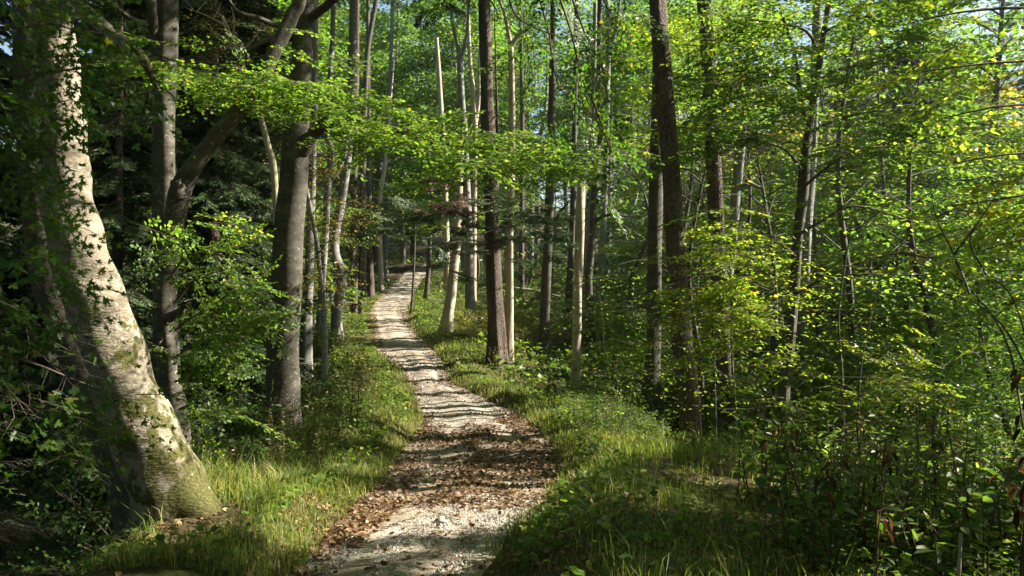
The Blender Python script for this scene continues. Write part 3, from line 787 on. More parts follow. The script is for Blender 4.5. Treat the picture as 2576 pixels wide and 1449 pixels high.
o = tree('young_beech', 'pale bare-branched young beech with few yellow leaves between the forked and half-shaded beeches', [(700, 700), (690, 440), (675, 370), (655, 290), (640, 240), (610, 160), (590, 110), (560, 40)], 14.5, [8, 8, 7.5, 6.5, 5.5, 4.5, 4, 2.5], DEADB, seed=13, ns=10, leafm=LEAFY, extra=bare_extra, cat='sapling')
for ch in o.children:
    if ch.name.startswith('crown'): ch.data.materials.append(DEADB)

# --- grey stems between the half-shaded beech and the bench
G1 = 'grey beech stems left of the path'
tree('beech_tree', 'straight grey beech stem just right of the big half-shaded beech', [(772, 800), (778, 690), (783, 520), (788, 340), (792, 150), (794, -40)], 22.0, [13, 11.5, 10, 9, 8, 8], GREYB, G1, top=18, seed=15, ns=14, crown='beech')
tree('beech_tree', 'twisted grey beech stem with a crooked upper limb, second right of the half-shaded beech', [(808, 800), (812, 700), (818, 600), (824, 480), (832, 380), (822, 340), (826, 260), (836, 100), (840, -40)], 25.0, [9.5, 8.5, 8, 8, 7.5, 7, 6.5, 6, 6], GREYB, G1, top=17, seed=16, ns=14, crown='beech',
     limbs=[([(828, 400, 25), (800, 385, 24.8), (770, 385, 24.6)], [4, 3.5, 2]), ([(822, 470, 25), (850, 430, 25), (868, 390, 25), (872, 350, 25)], [4, 4, 4, 3])])
tree('beech_tree', 'S-curved grey beech stem standing beside the bench', [(849, 868), (846, 800), (855, 735), (858, 690), (843, 640), (842, 590), (856, 520), (868, 440), (878, 350), (886, 200), (890, -40)], 26.0, [14, 12, 12, 13, 13, 12, 11.5, 11, 11, 10, 9], GREYB, G1, top=18, seed=17, ns=16, n=120, crown='beech',
     limbs=[([(862, 690, 26), (878, 680, 25.8), (888, 660, 25.7), (895, 655, 25.6)], [5, 4.5, 4, 3])])
tree('spruce_tree', 'dark spruce trunk standing right behind the bench', [(890, 778), (890, 700), (889, 600), (890, 480), (893, 380), (896, 200), (898, -20)], 38.0, [10, 8.6, 8.3, 8, 7.6, 7, 6], SPRUCEB, top=22, seed=18, ns=14, crown='spruce')
tree('spruce_tree', 'slim spruce trunk left of the far bend of the path', [(930, 705), (930, 640), (928, 560), (928, 450), (927, 300), (926, 100), (926, -10)], 48.0, [9, 7.5, 7, 6.5, 6, 5, 4.5], SPRUCEB, top=24, seed=19, ns=12, crown='spruce')
tree('beech_tree', 'pale slender trunk at the left edge of the path where it rises', [(958, 695), (957, 640), (953, 560), (960, 470), (968, 420), (975, 340)], 52.0, [7, 6.5, 6, 5.5, 5, 4], DEADB, seed=20, ns=12, top=16, crown='beech')
tree('beech_tree', 'grey trunk deep in the wood left of the half-shaded beech', [(640, 705), (640, 620), (641, 520), (644, 400), (648, 250), (650, 0)], 34.0, [12, 10, 9, 8.5, 8, 7], GREYB, top=18, seed=21, ns=12, crown='beech')
tree('beech_tree', 'thin pinkish grey trunk deep in the wood beside the forked beech', [(600, 690), (602, 560), (605, 420), (608, 200), (610, -20)], 38.0, [6, 5.5, 5, 5, 4], GREYB, top=17, seed=22, ns=10)

# --- trees right of the path
tree('beech_tree', 'pale leaning dead trunk at the right edge of the path', [(1110, 882), (1124, 810), (1134, 740), (1142, 670), (1148, 600), (1152, 520), (1158, 420)], 27.0, [19, 13.5, 12.5, 12, 11, 10, 8], DEADB, seed=30, ns=24, flare=.7, top=6.5)
tree('beech_tree', 'thin dark sapling stem at the right edge of the far path', [(1033, 795), (1038, 740), (1042, 650), (1045, 560)], 36.0, [3.2, 3, 2.6, 1.6], BEECH, seed=31, ns=8, cat='sapling')
tree('beech_tree', 'short grey trunk on the inner side of the far bend', [(1072, 748), (1076, 700), (1080, 640), (1083, 560)], 44.0, [8, 6, 5.5, 4], BEECH, seed=32, ns=10, top=8)
tree('spruce_tree', 'dark rough spruce trunk nearest the path, beside the white dead trunk', [(1254, 942), (1250, 860), (1245, 760), (1240, 620), (1235, 480), (1228, 300), (1222, 140), (1218, -40)], 22.0, [24, 20.5, 19.5, 18.5, 18, 17, 16, 15], SPRUCEB, top=23, seed=33, ns=32, crown='spruce', flare=.7)
tree('dead_tree', 'white barkless dead trunk with a forked top beside the dark spruce', [(1284, 945), (1281, 860), (1281, 760), (1282, 600), (1286, 450), (1288, 300), (1286, 160), (1285, 110)], 22.6, [11.5, 10.2, 10, 9.8, 9, 8, 8, 8], DEADB, seed=34, ns=16, flare=.3,
     limbs=[([(1285, 118, 22.6), (1280, 90, 22.6), (1275, 60, 22.5), (1268, 30, 22.5), (1255, 0, 22.5)], [7, 6, 5, 4, 3]), ([(1286, 118, 22.6), (1297, 98, 22.5), (1312, 82, 22.4), (1330, 75, 22.3)], [6.5, 6, 5, 1.5])])
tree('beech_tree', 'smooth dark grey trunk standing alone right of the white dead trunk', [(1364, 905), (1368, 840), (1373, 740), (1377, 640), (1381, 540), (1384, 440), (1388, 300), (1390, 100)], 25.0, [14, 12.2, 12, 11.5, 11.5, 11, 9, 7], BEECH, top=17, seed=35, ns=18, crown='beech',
     limbs=[([(1380, 570, 25), (1398, 552, 24.8), (1412, 530, 24.6), (1430, 510, 24.4)], [6, 5, 4, 2])])
tree('beech_tree', 'slim blue grey trunk close left of the peeling pale trunk', [(1430, 785), (1434, 690), (1439, 600), (1442, 500), (1446, 300), (1450, 50)], 32.0, [9, 8, 8, 7.5, 7, 6], BEECH, top=17, seed=36, ns=14, crown='beech')
tree('dead_tree', 'pale peeling dead trunk with a broken top on the right slope', [(1448, 985), (1449, 900), (1452, 800), (1455, 700), (1458, 600), (1461, 500), (1464, 430)], 21.0, [13, 11.5, 11, 11, 11.5, 11, 9], DEADB, seed=37, ns=18, rough=.09)
tree('beech_tree', 'bent grey trunk right behind the peeling pale trunk', [(1470, 800), (1474, 700), (1480, 620), (1484, 560), (1490, 450), (1494, 200)], 30.0, [11, 10.5, 10, 8, 7, 6], GREYB, top=16, seed=38, ns=14)
tree('beech_tree', 'wavy dark trunk with a light right edge, right of the peeling trunk', [(1486, 835), (1484, 770), (1481, 700), (1488, 620), (1494, 530), (1498, 460), (1504, 300), (1508, 50)], 26.0, [11, 9.5, 9, 9, 9, 9, 8, 6], BEECH, top=17, seed=39, ns=16, crown='beech',
     limbs=[([(1494, 560, 26), (1515, 545, 25.8), (1545, 540, 25.6), (1580, 545, 25.5)], [5, 4, 3.5, 2])])
tree('beech_tree', 'straight grey trunk standing back between the wavy trunk and the stout shaded trunk', [(1511, 725), (1514, 650), (1518, 560), (1522, 470), (1527, 300), (1530, 100), (1526, -30)], 34.0, [9, 8, 7.5, 7, 6.5, 6, 5.5], GREYB, top=19, seed=40, ns=12, crown='beech',
     limbs=[([(1528, 150, 34), (1540, 120, 34), (1552, 60, 34), (1560, 0, 34)], [4, 4, 3, 2])])
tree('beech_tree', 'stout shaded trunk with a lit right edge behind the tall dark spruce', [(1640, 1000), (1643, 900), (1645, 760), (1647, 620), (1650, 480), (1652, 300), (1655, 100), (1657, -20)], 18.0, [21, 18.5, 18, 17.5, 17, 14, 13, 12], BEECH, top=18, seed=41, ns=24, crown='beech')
tree('spruce_tree', 'tall dark spruce trunk leaning left, nearest on the right of the path', [(1722, 1200), (1736, 1120), (1738, 1050), (1730, 960), (1716, 850), (1706, 740), (1697, 600), (1688, 440), (1672, 220), (1660, 80), (1650, -50)], 14.0, [31, 27, 26, 25.5, 25, 24.5, 24, 23, 22, 21, 20], SPRUCEB, top=21, seed=42, ns=36, n=150, rough=.06, crown='spruce', flare=.15)
tree('spruce_tree', 'rough trunk with a sunlit right side behind the tall dark spruce', [(1832, 1060), (1826, 940), (1818, 820), (1806, 640), (1798, 460), (1790, 300), (1778, 120), (1768, -40)], 17.0, [21, 19.5, 19, 19, 19, 18.5, 18, 18], SPRUCEB, top=21, seed=43, ns=24, crown='spruce')
tree('beech_tree', 'curving grey beech trunk with a stub branch behind the sunlit rough trunk', [(1825, 800), (1830, 700), (1842, 600), (1850, 500), (1858, 420), (1868, 330), (1878, 240), (1890, 60), (1895, -40)], 20.0, [15, 13, 12.5, 12, 12, 11, 10, 9, 8], GREYB, top=17, seed=44, ns=16, crown='beech',
     limbs=[([(1862, 470, 20), (1885, 462, 19.8), (1905, 470, 19.6), (1925, 476, 19.5)], [6, 5, 4, 2])])
tree('beech_tree', 'grey trunk with a lit right side standing behind the leafy beech', [(2010, 1010), (2016, 860), (2022, 720), (2030, 560), (2040, 420), (2050, 200), (2058, -30)], 18.0, [15, 14, 13.5, 13, 12, 11, 10], GREYB, top=17, seed=45, ns=18)
def rb_extra(fo, parts, r):
    limbs = [([(2010, 590, 15), (2060, 560, 14.4), (2140, 520, 14), (2240, 540, 13.6), (2330, 570, 13.3)], 34), ([(2022, 470, 15), (2070, 430, 14.6), (2130, 390, 14.2), (2220, 370, 14), (2330, 380, 13.8), (2420, 390, 13.6)], 40),
             ([(2025, 440, 15), (1980, 380, 14.8), (1930, 360, 14.6), (1860, 350, 14.4), (1800, 360, 14.2)], 30), ([(2040, 330, 15), (2110, 300, 14.6), (2200, 280, 14.3), (2310, 280, 14), (2420, 300, 13.8)], 44),
             ([(2050, 260, 15), (1990, 210, 14.8), (1940, 190, 14.6), (1850, 180, 14.4), (1760, 200, 14.2)], 34), ([(2060, 200, 15), (2130, 170, 14.6), (2240, 160, 14.2), (2340, 180, 14)], 34),
             ([(2065, 150, 15), (2030, 80, 14.8), (1960, 60, 14.6), (1880, 50, 14.4), (1800, 60, 14.3)], 34), ([(2075, 80, 15), (2140, 50, 14.6), (2240, 40, 14.3), (2350, 60, 14)], 34),
             ([(2005, 650, 15), (1950, 600, 14.4), (1890, 585, 14), (1820, 600, 13.8)], 16), ([(2000, 740, 15), (2080, 700, 14.2), (2180, 690, 13.6), (2280, 700, 13.2)], 26)]
    for k, (L, n) in enumerate(limbs):
        twigline(parts, L, np.linspace(.035, .006, len(L)), k)
        spray_line(fo, L[1:], TB, r, int(n * 2.7), jit=(.6, 1.1, .24), scale=(.6, 1.05), roll=.22, cull=.97)
tree('beech_tree', 'dark-stemmed beech spreading flat layers of bright leaves on the right', [(1972, 985), (1985, 880), (1998, 740), (2006, 600), (2018, 500), (2024, 420), (2036, 320), (2052, 220), (2066, 130), (2080, 40), (2092, -60)], 15.0, [12, 11.5, 11.5, 12.5, 14, 12.5, 10, 9, 8, 7, 6], BEECH, top=11.5, seed=46, ns=20, n=140, rough=.07, extra=rb_extra,
     limbs=[([(2036, 330, 15), (2015, 250, 14.9), (2005, 170, 14.9), (1985, 90, 14.8), (1960, 20, 14.7)], [7, 6, 5, 4.5, 4])])

# beech at the right edge whose bright boughs fill the upper right
def edge_extra(fo, parts, r):
    for k, (L, n) in enumerate([([(2760, 40, 10.5), (2600, 20, 10.2), (2420, 30, 10), (2280, 60, 9.9)], 26), ([(2760, 140, 10.5), (2620, 150, 10.2), (2480, 160, 10), (2320, 180, 10)], 30), ([(2760, 260, 10.5), (2640, 260, 10.2), (2500, 270, 10), (2360, 300, 10)], 30),
                                ([(2760, 360, 10.5), (2640, 380, 10.2), (2520, 390, 10), (2400, 410, 10)], 24), ([(2760, 470, 10.5), (2640, 480, 10.2), (2520, 500, 10), (2380, 520, 10)], 24), ([(2760, 590, 10.5), (2640, 590, 10.2), (2540, 610, 10), (2440, 640, 10)], 18), ([(2760, 780, 10.5), (2640, 770, 10.2), (2560, 760, 10), (2500, 800, 10)], 14)]):
        twigline(parts, L, np.linspace(.03, .006, len(L)), k)
        spray_line(fo, L, TB, r, int(n * 1.1), jit=(.4, 1.0, .26), scale=(.6, 1.0), roll=.35, cull=.97)
    crown_limbs(fo, parts, W(2760, -60, 10.5), W(2765, -500, 10.5), .14, r, 14, 2.6, TS, nspr=8, cull=1.0, viewcull=True)
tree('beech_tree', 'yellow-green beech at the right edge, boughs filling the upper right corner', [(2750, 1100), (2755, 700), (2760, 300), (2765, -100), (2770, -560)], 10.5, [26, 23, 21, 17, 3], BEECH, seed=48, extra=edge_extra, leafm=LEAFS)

# upper foliage of an overhanging beech, hanging into the top of the picture
def hang_extra(fo, parts, r):
    for L, n in [([(1270, -60, 7.6), (1300, 40, 7.7), (1400, 90, 7.8), (1480, 110, 7.8)], 14), ([(1380, -80, 7.4), (1430, 60, 7.5), (1460, 180, 7.5), (1490, 300, 7.5)], 20),
                 ([(1340, -60, 8), (1380, 80, 8), (1400, 200, 8), (1440, 260, 8)], 18), ([(1420, -60, 8.2), (1470, 80, 8.2), (1520, 180, 8.2), (1550, 300, 8.2)], 20),
                 ([(1480, -60, 8), (1540, 40, 8), (1570, 120, 8)], 10), ([(1490, 250, 7.6), (1520, 330, 7.6), (1540, 400, 7.6)], 9), ([(1180, -60, 7.8), (1240, 10, 7.8), (1260, 60, 7.8)], 7)]:
        twigline(parts, L, np.linspace(.012, .004, len(L)), n)
        spray_line(fo, L, TB, r, int(n * .48), jit=(.16, .4, .1), dirs=(.35, -.1, -.6), scale=(.35, .6), roll=.7)
    crown_limbs(fo, parts, (1.8, 4.6, 6.2), (2.3, 4.2, 12), .16, r, 16, 3.2, TS, nspr=9, scale=(.9, 1.4), cull=1.0, viewcull=True)
o = thing('beech_tree', 'beech whose drooping dark leafy twigs hang into the top centre of the picture', 'tree', (3.3, 2.0, float(G(3.3, 2.0))))
fo = Foliage(); parts = []; r = np.random.RandomState(77)
v, q = tube(np.array([(3.3, 2.0, -.4), (3.3, 2.1, 1.2), (3.1, 2.6, 3.4), (2.5, 3.6, 5.4), (2.1, 4.3, 8), (2.3, 4.2, 12)]), [.2, .17, .15, .13, .10, .02], 16, 60, .06, 5, .3)
mk('trunk', [(v, q, 0, True)], [BEECH], o, o.location)
v, q = tube(np.array([(2.3, 4.0, 6.2), (1.6, 5.4, 6.0), (1.0, 6.8, 5.4), W(1380, -80, 7.4)]), [.06, .045, .03, .015], 8, 24, .06, 6)
mk('limb', [(v, q, 0, True)], [BEECH], o, o.location)
hang_extra(fo, parts, r)
mk('crown', fo.parts() + parts, [LEAFD, TWIG], o, o.location)  # dark maple colour on beech leaves, putting their shade into the colour

# maple twigs hanging in front of the leaning beech on the left
o = thing('maple_tree', 'young maple with dark lobed leaves hanging in front of the leaning beech', 'tree', (-3.9, 3.4, float(G(-3.9, 3.4))))
fo = Foliage(); parts = []; r = np.random.RandomState(78)
v, q = tube(np.array([(-3.9, 3.4, -1.6), (-3.8, 3.5, .8), (-3.9, 3.7, 2.6), (-3.7, 3.8, 4.5), (-3.8, 3.8, 6)]), [.07, .06, .05, .035, .01], 10, 40, .06, 5, .2)
mk('trunk', [(v, q, 0, True)], [BEECH], o, o.location)
for L, n in [([(-120, 60, 4.6), (30, 70, 4.8), (130, 60, 5), (220, 90, 5.1)], 12), ([(-120, 200, 4.6), (20, 190, 4.8), (130, 180, 5), (250, 170, 5.1), (300, 190, 5.1)], 18),
             ([(-120, 330, 4.6), (0, 310, 4.8), (60, 340, 4.9), (110, 400, 5)], 12), ([(-120, 450, 4.6), (-20, 460, 4.7), (40, 520, 4.8), (70, 580, 4.8)], 10),
             ([(-120, 640, 4.4), (0, 660, 4.6), (70, 690, 4.7), (110, 740, 4.8)], 14), ([(-120, 740, 4.4), (0, 780, 4.6), (80, 830, 4.7), (170, 880, 4.8)], 20),
             ([(-120, 860, 4.2), (0, 890, 4.4), (100, 920, 4.6), (200, 960, 4.7), (290, 990, 4.8)], 22), ([(-120, 980, 4.2), (20, 1000, 4.4), (120, 1050, 4.6), (170, 1080, 4.7)], 16),
             ([(-100, 20, 4.8), (60, -10, 5), (180, -20, 5)], 8), ([(-60, 260, 5.2), (80, 270, 5.3), (180, 250, 5.3)], 10)]:
    twigline(parts, L, np.linspace(.012, .003, len(L)), n)
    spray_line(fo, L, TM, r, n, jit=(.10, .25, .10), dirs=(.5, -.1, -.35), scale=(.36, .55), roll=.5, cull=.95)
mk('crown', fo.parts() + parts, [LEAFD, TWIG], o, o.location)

# spruce boughs in the bottom left corner
o = thing('spruce_tree', 'young spruce with drooping boughs in the bottom left corner', 'tree', (-3.3, 4.6, float(G(-3.3, 4.6))))
fo = Foliage(); parts = []; r = np.random.RandomState(79)
v, q = tube(np.array([(-3.3, 4.6, -3.2), (-3.3, 4.6, -.9), (-3.25, 4.6, .3), (-3.3, 4.6, 1.35)]), [.09, .07, .04, .008], 8, 24, .05, 5)
mk('trunk', [(v, q, 0, True)], [SPRUCEB], o, o.location)
zz = np.linspace(-2.4, 1.25, 46)
for i, z in enumerate(zz):
    f = (z + 2.6) / 3.95; phi = i * 2.4; L = 2.3 * (1.02 - f) + .15
    d = hz(phi, R(-12)); b = np.array([-3.3, 4.6, z])
    fo.add(TSPF, b + d * .02, d[None], L * .8, r, roll=.1)
    if L > .8: fo.add(TSPF, np.array([b + d * L * .45]), hz(phi + .5, R(-20))[None], L * .5, r, roll=.1); fo.add(TSPF, np.array([b + d * L * .45]), hz(phi - .5, R(-20))[None], L * .5, r, roll=.1)
mk('crown', fo.parts() + parts, [NEEDLE, TWIG], o, o.location)

# low spruce boughs across the middle, with the rust-brown dead bough
def mid_spruce(name, label, d, x, py_foot, lines, seed, dead=None):
    b = W(x, py_foot, d); g = float(G(b[0], b[1]))
    o = thing(name, label, 'tree', (b[0], b[1], g)); r = np.random.RandomState(seed)
    fo = Foliage(); parts = []
    v, q = tube(np.array([[b[0], b[1], g - .3], [b[0], b[1], 1.5], [b[0] + .1, b[1], 5], [b[0], b[1], 9.5]]), [.09, .075, .05, .01], 8, 24, .05, 5)
    mk('trunk', [(v, q, 0, True)], [SPRUCEB], o, o.location)
    for L, n, sc in lines:
        twigline(parts, L, np.linspace(.02, .006, len(L)), n)
        spray_line(fo, L, TSP, r, int(n * .6), jit=(.28, .5, .2), scale=sc, roll=.4)
    mk('crown', fo.parts() + parts, [NEEDLE, TWIG], o, o.location)
    if dead:
        fo = Foliage(); parts = []
        for L, n in dead:
            twigline(parts, L, np.linspace(.016, .006, len(L)), n)
            spray_line(fo, L, TSP, r, n, jit=(.14, .25, .14), scale=(.5, .8), roll=.6)
        mk('dead_bough', fo.parts() + parts, [DEADN, TWIG], o, o.location)
    return o
mid_spruce('spruce_tree', 'low-branched spruce with a rust-brown dead bough beside the path bend', 23.0, 1243, 950,
           [([(1240, 530, 21), (1150, 550, 20.5), (1080, 570, 20.2), (1030, 580, 20)], 20, (.6, 1.1)), ([(1240, 500, 21), (1310, 500, 20.6), (1390, 520, 20.3)], 22, (.6, 1.1)),
            ([(1250, 550, 21), (1330, 560, 20.6), (1420, 570, 20.3)], 20, (.6, 1.1)), ([(1240, 580, 21), (1160, 600, 20.5), (1090, 620, 20.2)], 16, (.6, 1.0)), ([(1230, 630, 21), (1140, 640, 20.6), (1060, 650, 20.3)], 10, (.5, .9)),
            ([(1250, 600, 21), (1300, 600, 20.7), (1370, 600, 20.5)], 12, (.5, .9))], 90,
           dead=[([(1200, 520, 20.4), (1150, 490, 20.3), (1110, 440, 20.2), (1100, 420, 20.2)], 10), ([(1190, 500, 20.4), (1120, 510, 20.2), (1040, 520, 20)], 7)])
mid_spruce('spruce_tree', 'dark young spruce standing between the bench and the far path', 36.0, 905, 760,
           [([(905, 480, 36), (950, 500, 35), (990, 520, 34)], 12, (1.2, 1.9)), ([(900, 590, 36), (860, 600, 36), (930, 600, 35)], 14, (1.2, 2.0)), ([(900, 560, 36), (960, 580, 35.5), (1000, 590, 35)], 16, (1.2, 2.0)), ([(905, 520, 36), (870, 530, 36)], 8, (1.2, 1.8)), ([(905, 440, 36), (940, 450, 35.5)], 8, (1, 1.6))], 91)

# low bright beech shoots and bushes right of the tall dark spruce
def shoots(name, label, foot, L0, lines, seed, lm=LEAF, tp=TB, cat='bush', scale=(.4, .75), dens=1.0, group=None, cull=.95):
    b = W(*foot); g = float(G(b[0], b[1])); o = thing(name, label, cat, (b[0], b[1], g), group); r = np.random.RandomState(seed)
    fo = Foliage(); parts = []
    for L, rad in L0:
        P = np.array([W(*p) for p in L]); P = np.vstack([[P[0][0], P[0][1], min(P[0][2], float(G(P[0][0], P[0][1]))) - .2], P])
        v, q = tube(P, np.linspace(rad, rad * .25, len(P)), 6, 8 * len(P), .08, seed); parts.append((v, q, 0, True))
    mk('stem', parts, [BEECH], o, o.location); parts = []
    for L, n in lines:
        twigline(parts, L, np.linspace(.010, .003, len(L)), n)
        spray_line(fo, L, tp, r, int(n * dens * 2.2), jit=(.28, .4, .12), scale=scale, roll=.25, cull=cull)
    mk('foliage', fo.parts() + parts, [lm, TWIG], o, o.location)
    return o
shoots('beech_sapling', 'bright green beech sapling in sun right behind the tall dark spruce', (1810, 1010, 12.2),
       [([(1850, 1060, 12.2), (1840, 860, 12.2), (1850, 700, 12.2), (1880, 560, 12.2)], .03), ([(1800, 1050, 12), (1790, 800, 12), (1760, 640, 12)], .022)],
       [([(1760, 640, 12), (1850, 640, 11.6), (1940, 660, 11.4)], 20), ([(1740, 720, 12), (1830, 720, 11.6), (1960, 740, 11.4)], 24), ([(1760, 810, 12), (1860, 800, 11.6), (1980, 820, 11.4)], 24), ([(1740, 880, 12), (1850, 880, 11.7), (1990, 890, 11.5)], 24), ([(1760, 960, 12), (1860, 950, 11.7), (1960, 960, 11.5)], 16), ([(1800, 570, 12), (1870, 555, 11.7), (1900, 590, 11.6)], 9), ([(1740, 1020, 12), (1850, 1030, 11.8), (1960, 1020, 11.8)], 12)], 60, cat='sapling', lm=LEAFS)
shoots('beech_sapling', 'low leafy beech sapling right of the pale leafy beech trunk', (2100, 990, 12.5),
       [([(2120, 1000, 12.5), (2110, 800, 12.5), (2130, 640, 12.5), (2150, 520, 12.4)], .025), ([(2160, 1000, 12.5), (2190, 800, 12.5), (2240, 620, 12.4)], .02)],
       [([(2030, 690, 12.4), (2130, 670, 12.2), (2240, 690, 12), (2330, 690, 12)], 26), ([(2040, 780, 12.4), (2140, 780, 12.2), (2220, 790, 12)], 14), ([(2040, 860, 12.4), (2160, 860, 12.2), (2280, 880, 12)], 16), ([(2060, 950, 12.4), (2180, 950, 12.2), (2300, 960, 12)], 14)], 61, cat='sapling', lm=LEAFS)
shoots('beech_sapling', 'slim dark sapling with sparse leaves left of the peeling pale trunk foot', (1560, 1000, 13),
       [([(1560, 1080, 13), (1550, 940, 13), (1556, 840, 13)], .014), ([(1500, 1040, 13.5), (1505, 900, 13.5)], .012)],
       [([(1500, 870, 13.2), (1560, 860, 13), (1640, 870, 13)], 12), ([(1480, 930, 13.2), (1560, 930, 13), (1650, 940, 13)], 14), ([(1460, 960, 13.2), (1500, 1000, 13), (1600, 1000, 13)], 10), ([(1500, 790, 13.2), (1600, 780, 13), (1650, 800, 13)], 8), ([(1440, 840, 14), (1520, 830, 14)], 6)], 62, cat='sapling')
shoots('beech_sapling', 'leafy sapling with a bright tier of leaves over the right slope', (1500, 900, 19),
       [([(1520, 950, 19), (1515, 800, 19), (1500, 700, 19)], .02)],
       [([(1440, 715, 19), (1520, 700, 18.8), (1600, 720, 18.6)], 14), ([(1450, 760, 19), (1540, 760, 18.8)], 8), ([(1560, 820, 18.8), (1640, 800, 18.6)], 8)], 63, cat='sapling', scale=(.5, .9))
# thorny bare arching shrub at the right edge
def arch():
    b = W(2560, 1000, 7.5); g = float(G(b[0], b[1])); o = thing('bare_shrub', 'bare arching shrub with thin dark stems at the right edge', 'bush', (b[0], b[1], g)); parts = []
    r = np.random.RandomState(5)
    for L in [[(2575, 1080), (2545, 900), (2500, 800), (2430, 720), (2330, 640), (2200, 600)], [(2600, 1000), (2580, 850), (2540, 740), (2480, 690)], [(2440, 740), (2400, 640), (2360, 560), (2340, 480)], [(2480, 690), (2440, 600), (2500, 540)], [(2350, 650), (2240, 640), (2120, 690)], [(2400, 640), (2460, 560), (2520, 470)], [(2600, 960), (2530, 830), (2450, 760), (2380, 740)]]:
        P = np.array([W(a, c, 7.5 + r.uniform(-.3, .3)) for a, c in L])
        v, q = tube(P, np.linspace(.012, .003, len(P)), 5, 10 * len(P), .08, 3); parts.append((v, q, 0, True))
    mk('stem', parts, [TWIG], o, o.location)
    fo = Foliage()
    spray_line(fo, [(2560, 820, 7.2), (2520, 760, 7.2), (2480, 690, 7.2)], TSPARSE, r, 8, jit=(.15, .2, .15), scale=(.35, .6), roll=.6)
    spray_line(fo, [(2560, 540, 7.4), (2540, 640, 7.2), (2560, 720, 7.2)], TM, r, 7, jit=(.1, .2, .15), scale=(.35, .55), roll=.6)
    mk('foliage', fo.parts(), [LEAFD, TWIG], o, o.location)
arch()

# slim trunks rising up the slope behind the dark path-side spruce
tree('beech_tree', 'thin pinkish pole trunk left of the dark path-side spruce, high on the slope', [(1124, 640), (1118, 430), (1112, 320), (1105, 200), (1098, 95)], 42.0, [8, 7, 6.5, 6, 5], DEADB, seed=70, ns=10, top=12)
tree('beech_tree', 'half-lit forked grey trunk close left of the dark path-side spruce', [(1182, 720), (1178, 560), (1172, 420), (1167, 320), (1160, 230), (1157, 150)], 34.0, [11, 9, 9, 9, 8.5, 7.5], GREYB, seed=71, ns=14, limbs=[([(1158, 160, 34), (1150, 110, 34), (1140, 60, 33.8), (1132, 0, 33.6)], [6, 5, 4, 3]), ([(1158, 160, 34), (1168, 120, 34), (1176, 70, 33.8), (1180, -10, 33.6)], [6, 5, 4, 3])])
tree('beech_tree', 'pale forked stem right behind the half-lit forked grey trunk', [(1190, 690), (1192, 520), (1195, 340), (1190, 240), (1182, 150), (1178, 40)], 37.0, [8, 7, 7, 6.5, 5, 4], DEADB, seed=72, ns=12, top=15, limbs=[([(1195, 330, 37), (1204, 250, 37), (1206, 150, 36.8), (1212, 40, 36.6)], [5, 4.5, 4, 3])])
tree('spruce_tree', 'slender spruce pole right of the white dead trunk, far up the slope', [(1312, 640), (1313, 480), (1314, 330), (1312, 180), (1310, 20)], 44.0, [6.5, 6, 5.5, 5, 4], SPRUCEB, seed=73, ns=10, top=19)
tree('beech_tree', 'pale pole trunk left of the thin pinkish one, left of the bend of the path', [(968, 640), (972, 430), (978, 280), (984, 120), (988, -20)], 58.0, [7, 6, 5.5, 5, 4.5], GREYB, seed=74, ns=10, top=20)
tree('beech_tree', 'dark slanting trunk high on the slope above the bench', [(912, 560), (914, 380), (918, 240), (926, 120), (946, 0)], 46.0, [8, 7.5, 7, 6.5, 6], BEECH, seed=75, ns=10, top=18)
# ================================================================ WOODS BEHIND
def wood_beech(seed, h=20, z0=3.0, lean=0, trunkm=GREYB, lm=LEAFF, n=40, length=4.6, nspr=16, sc=(1.3, 2.0), name='beech_tree', tp=TFAR, at=None, size=1.0, thick=1.0):
    r = np.random.RandomState(seed); A = np.zeros(3) if at is None else np.array([at[0], at[1], float(G(at[0], at[1]))]); h *= size; z0 *= size; length *= size
    o = thing(name, 'x', 'tree', A)
    kw = {} if at is None else dict(cull=1.0)
    P = np.array([(0, 0, -.6), (0, 0, .6), (r.uniform(-.3, .3), r.uniform(-.3, .3), h * .3), (r.uniform(-.6, .6) + lean, r.uniform(-.5, .5), h * .6), (r.uniform(-.8, .8) + lean * 1.5, 0, h)]) + A
    v, q = tube(P, np.array([.30, .24, .20, .14, .02]) * thick, 10, 40, .07, seed, .3)
    mk('trunk', [(v, q, 0, True)], [trunkm], o, A)
    fo = Foliage(); parts = []
    C = catmull(P, 50)
    for k in range(3):
        lo = at_height(C, A[2] + z0 + (h - z0) * k / 3); hi = at_height(C, A[2] + z0 + (h - z0) * (k + 1) / 3 - .01)
        crown_limbs(fo, parts, lo, hi, .2 * thick, r, n // 3, length * [1.0, 1.0, .62][k], tp, el=[(0, 25), (10, 40), (25, 60)][k], nspr=nspr, scale=sc, phase=k, shape=lambda f: 1 - .25 * f, ns=4, **kw)
    mk('crown', fo.parts() + parts, [lm, trunkm], o, A)
    return o
